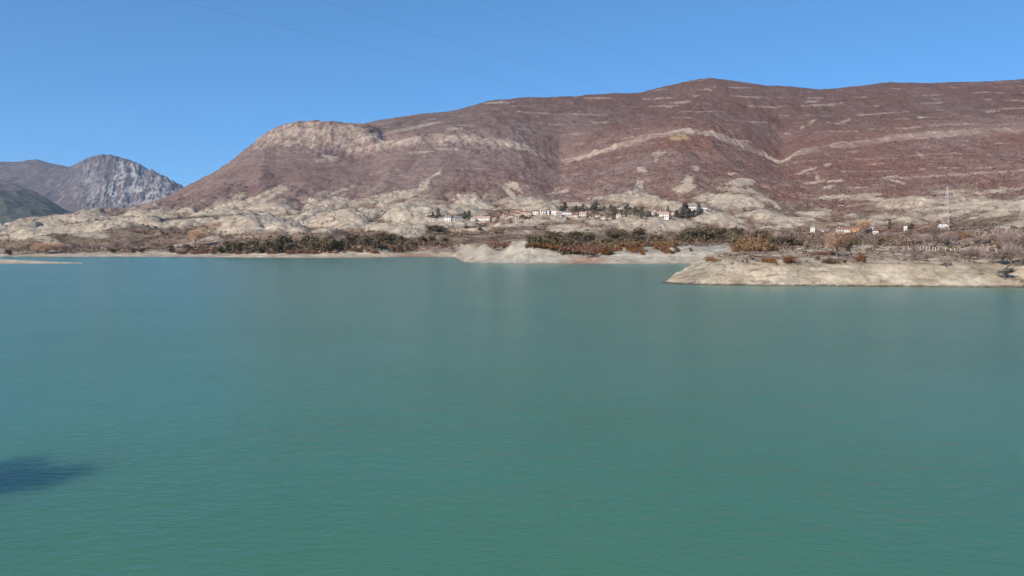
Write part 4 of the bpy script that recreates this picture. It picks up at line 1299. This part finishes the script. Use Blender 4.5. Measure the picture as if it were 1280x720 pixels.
house('shed', 1046, 300.5, 4.2, 3.5, 1.8, M_CRM, M_SHT, 'low cream shed nearest the big tan tree', 'shed', floors=1, nwin=1, chim=False)
house('shed', 1090, 288.5, 4, 4, 2.8, M_WHT, M_SHT, 'upper white shed right of the tall tan tree', 'shed', floors=1, nwin=1, chim=False)
house('shed', 1095, 292.3, 6, 4, 2.2, M_CRM, M_SHT, 'lower cream shed above the rounded olive tree', 'shed', floors=1, nwin=2, chim=False)
house('shed', 1132.5, 288.3, 3.6, 4, 4.6, M_WHT, M_SHT, 'upright white shed between the cypress and a dark bush', 'shed', floors=1, nwin=1, chim=False)
house('shed', 1180, 284.0, 9, 6, 2.0, M_WHT, M_SHT, 'white roofed shed at the foot of the pylon', 'shed', floors=1, nwin=2, chim=False, yaw=0.2)

# white pole in the village
x, y, z = hit(693.5, 273.5)
mb = MB()
mb.bar((0, 0, -1), (0, 0, 11), 0.38, 0.26, 8)
mb.bar((0, 0, 11), (0, 0, 11.3), 0.4, 0.15, 8)
po = link('pole', mb.mesh('pole', M_WHT, False), None, 'slender white pole in front of the white village houses', 'pole', None, None, (x, y, z))

# ------------------------------------------------------------------ fences of white posts on the peninsula
M_PST = plain_mat('white_concrete_post', (0.62, 0.575, 0.51), 0.85, 1.5)
M_WIR = plain_mat('galvanised_wire', (0.35, 0.34, 0.33), 0.5, 1.5, 0.9, 1.1, 0.6)


def fence(spots, hgt, label, wide=0.12):
    pts = []
    for px, py in spots:
        pts.append(hit(px, py))
    bx_, by_, bz_ = pts[0]
    root = bpy.data.objects.new('post_fence', None)
    COL.objects.link(root)
    root.location = (bx_, by_, bz_)
    root['label'], root['category'] = label, 'fence'
    loc = [(p[0] - bx_, p[1] - by_, p[2] - bz_) for p in pts]
    for k, p in enumerate(loc):
        hh = hgt * (0.85 + 0.3 * ((k * 37) % 10) / 10)
        mb = MB()
        mb.box(-wide, wide, -wide, wide, -0.5, hh)
        mb.add([(-wide, -wide, hh), (wide, -wide, hh), (wide, wide, hh), (-wide, wide, hh), (0, 0, hh + 0.12)], [(0, 1, 4), (1, 2, 4), (2, 3, 4), (3, 0, 4)])
        o = link('post', mb.mesh('post', M_PST), root)
        o.location = p
    mb = MB()
    for k in range(len(loc) - 1):
        for zz in (0.5, 1.0):
            a, b = loc[k], loc[k + 1]
            mb.bar((a[0], a[1] - wide - 0.01, a[2] + zz), (b[0], b[1] - wide - 0.01, b[2] + zz), 0.03, None, 4)
    link('wire', mb.mesh('wire', M_WIR), root)


fence([(1135.5, 311), (1150, 313), (1154.5, 312), (1158, 313), (1161.5, 313.5), (1165.5, 313.5), (1169, 314), (1173, 314), (1182, 314.5), (1188, 314.5), (1193, 314.5)], 2.2, 'left run of short white posts behind the pinkish bushes')
fence([(1219, 315), (1226, 315.5), (1234.5, 316), (1245, 316.5), (1254, 316), (1262.5, 315.5)], 2.8, 'right run of taller white posts beside the pale-trunked trees', 0.15)

# ------------------------------------------------------------------ pylons and cables
M_STL = plain_mat('pale_galvanised_steel', (0.62, 0.54, 0.49), 0.7, 1.0, 0.9, 1.1, 0.0)
M_CAB = plain_mat('dark_cable', (0.05, 0.05, 0.055), 0.6, 1)
M_INS = plain_mat('glass_insulator', (0.25, 0.27, 0.27), 0.4, 1)
ARMS = [(-1, 5.0, 0.66), (1, 5.0, 0.78), (-1, 4.6, 0.90)]


def pylon(loc, H, rz, label):
    root = bpy.data.objects.new('lattice_pylon', None)
    COL.objects.link(root)
    root.location = loc
    root.rotation_euler = (0, 0, rz)
    root['label'], root['category'], root['group'] = label, 'pylon', 'pylons of the power line'
    mb = MB()

    def hw(t):
        return 3.2 * (1 - t) ** 1.1 + 0.55
    n = 11
    lv = [(1 - (1 - i / n) ** 1.35) for i in range(n + 1)]
    cs = ((-1, -1), (1, -1), (1, 1), (-1, 1))
    for i in range(n):
        a, b = lv[i], lv[i + 1]
        for k in range(4):
            sx, sy = cs[k]
            tx, ty = cs[(k + 1) % 4]
            A = (sx * hw(a), sy * hw(a), a * H)
            B = (sx * hw(b), sy * hw(b), b * H)
            C_ = (tx * hw(a), ty * hw(a), a * H)
            D_ = (tx * hw(b), ty * hw(b), b * H)
            mb.bar(A, B, 0.14)
            mb.bar(A, D_, 0.07)
            mb.bar(C_, B, 0.07)
            mb.bar(B, D_, 0.05)
    mb.bar((0, 0, H), (0, 0, H + 2.2), 0.15, 0.08)
    link('tower_frame', mb.mesh('tower_frame', M_STL), root)
    for s, L, t in ARMS:
        ab = MB()
        tip = (s * L, 0, t * H)
        for sy in (-1, 1):
            ab.bar((s * hw(t), sy * hw(t), t * H), tip, 0.12)
            ab.bar((s * hw(t), sy * hw(t), t * H + 1.8), tip, 0.12)
        arm = link('cross_arm', ab.mesh('cross_arm', M_STL), root)
        ib = MB()
        for k in range(5):
            ib.bar((s * L, 0, t * H - 0.1 - 0.3 * k), (s * L, 0, t * H - 0.36 - 0.3 * k), 0.13, 0.07, 6)
        link('insulator', ib.mesh('insulator', M_INS), arm)
    return root


u1, v1 = sight(1184, 234)
x1, y1 = float(u1) * 870, 870.0
z1 = float(ground(x1, y1)[0][0])
H1 = CAM_Z + float(v1) * 870 - z1
print('PYLON', x1, y1, z1, H1)
xn, yn = -215.0, -70.0
DIRN = np.array([x1 - xn, y1 - yn])
DIRN /= np.linalg.norm(DIRN)
RZ = -math.atan2(DIRN[0], DIRN[1])
pylon((x1, y1, z1 - 0.5), H1, RZ, 'pale lattice pylon rising behind the pinkish grove on the right')
xr, yr, zr = hit(1278.5, 274)
pylon((xr, yr, zr - 0.5), 22.0, RZ, 'small pale lattice pylon on the slope at the right edge')
zn = bank_z(xn, yn)
pylon((xn, yn, zn - 0.5), 66.0, RZ, 'tall lattice pylon on the added bank behind the camera')
CABPX = [((484, 67), (568, 87)), ((495, 37), (754, 110)), ((620, 20), (793, 73))]
right = np.array([math.cos(RZ), math.sin(RZ)])
for k, (s, L, t) in enumerate(ARMS):
    A = np.array([x1 + right[0] * s * L, y1 + right[1] * s * L])
    B = np.array([xn + right[0] * s * L, yn + right[1] * s * L])
    za = z1 + t * H1 - 1.9
    rows_, rhs = [], []
    for (px, py) in CABPX[k]:
        u, v = sight(px, py)
        # point on A->B with x/y = u
        tt = (u * A[1] - A[0]) / ((B[0] - A[0]) - u * (B[1] - A[1]))
        yy = A[1] + tt * (B[1] - A[1])
        rows_.append([tt, -4 * tt * (1 - tt)])
        rhs.append(CAM_Z + v * yy - za * (1 - tt))
    zb, sag = np.linalg.solve(np.array(rows_), np.array(rhs))
    zb_pl = zn + t * 66.0 - 1.9
    sag = (rows_[1][0] * zb_pl - rhs[1]) / (4 * rows_[1][0] * (1 - rows_[1][0]))
    print('CABLE', k, 'solved end', zb, 'pylon end', zb_pl, 'sag', sag)
    cb = MB()
    M_ = 90
    pts = []
    for i in range(M_ + 1):
        q = i / M_
        pts.append((A[0] + q * (B[0] - A[0]), A[1] + q * (B[1] - A[1]), za + q * (zb_pl - za) - 4 * sag * q * (1 - q)))
    for i in range(M_):
        cb.bar(pts[i], pts[i + 1], 0.0115, None, 5)
    cu = cb.mesh('power_cable', M_CAB)
    link('power_cable', cu, None, ['lower left of the three thin cables crossing the blue sky', 'middle one of the three thin cables crossing the blue sky', 'upper right of the three thin cables crossing the blue sky'][k], 'cable', 'cables of the power line')

# ------------------------------------------------------------------ unseen junipers added on the bank to shade the water
for (x, y, h) in [(-51, 44, 4.5), (-53, 46, 5), (-53.5, 43, 4.5), (-50, 42.5, 3.5), (-56, 46, 5)]:
    plant('juniper', (x, y, bank_z(x, y) - 0.2), h, 'unseen juniper added left of the camera to shade the water', 'added unseen shade junipers', 1.1)

# ------------------------------------------------------------------ air
HAZE = 3.1e-5
if HAZE > 0:
    mb = MB()
    mb.box(-13000, 13000, -2500, 11500, -8, 1060)
    m = bpy.data.materials.new('haze_air')
    m.use_nodes = True
    nt = m.node_tree
    for n_ in list(nt.nodes):
        nt.nodes.remove(n_)
    out = nt.nodes.new('ShaderNodeOutputMaterial')
    pv = nt.nodes.new('ShaderNodeVolumePrincipled')
    pv.inputs['Color'].default_value = (0.72, 0.83, 0.98, 1)
    pv.inputs['Density'].default_value = HAZE
    pv.inputs['Anisotropy'].default_value = 0.2
    nt.links.new(pv.outputs[0], out.inputs['Volume'])
    o = link('haze', mb.mesh('haze', m), kind='stuff')

# ------------------------------------------------------------------ sun and sky
SUN_EL, SUN_AZ = 31.0, 217.0      # azimuth clockwise from the view direction: behind and to the left
sd = bpy.data.lights.new('sun', 'SUN')
sd.energy = 3.8
sd.angle = R(0.53)
sd.color = (1.0, 0.91, 0.79)
so = bpy.data.objects.new('sun', sd)
COL.objects.link(so)
so.rotation_euler = (R(90 - SUN_EL), 0, R(180 - SUN_AZ))
w = bpy.data.worlds.new('World')
scene.world = w
w.use_nodes = True
nt = w.node_tree
bg = nt.nodes['Background']
sky = nt.nodes.new('ShaderNodeTexSky')
sky.sky_type = 'NISHITA'
sky.sun_disc = False
sky.sun_elevation = R(SUN_EL)
sky.sun_rotation = R(SUN_AZ)
sky.altitude = 3000
sky.air_density = 0.7
sky.dust_density = 0.0
sky.ozone_density = 8.0
gm = nt.nodes.new('ShaderNodeGamma')
gm.inputs[1].default_value = 0.6
nt.links.new(sky.outputs[0], gm.inputs[0])
tint = nt.nodes.new('ShaderNodeMix')
tint.data_type, tint.blend_type = 'RGBA', 'MULTIPLY'
tint.inputs[0].default_value = 1.0
tint.inputs[7].default_value = (0.64, 1.17, 1.48, 1)
nt.links.new(gm.outputs[0], tint.inputs[6])
nt.links.new(tint.outputs[2], bg.inputs[0])
bg.inputs[1].default_value = 0.15

# ------------------------------------------------------------------ render settings
scene.view_settings.view_transform = 'Standard'
scene.view_settings.look = 'None'
scene.view_settings.exposure = 0.6
scene.view_settings.gamma = 1
scene.render.engine = 'CYCLES'
scene.cycles.use_denoising = True
scene.cycles.max_bounces = 5
scene.cycles.volume_bounces = 0
scene.cycles.diffuse_bounces = 2
scene.cycles.glossy_bounces = 2
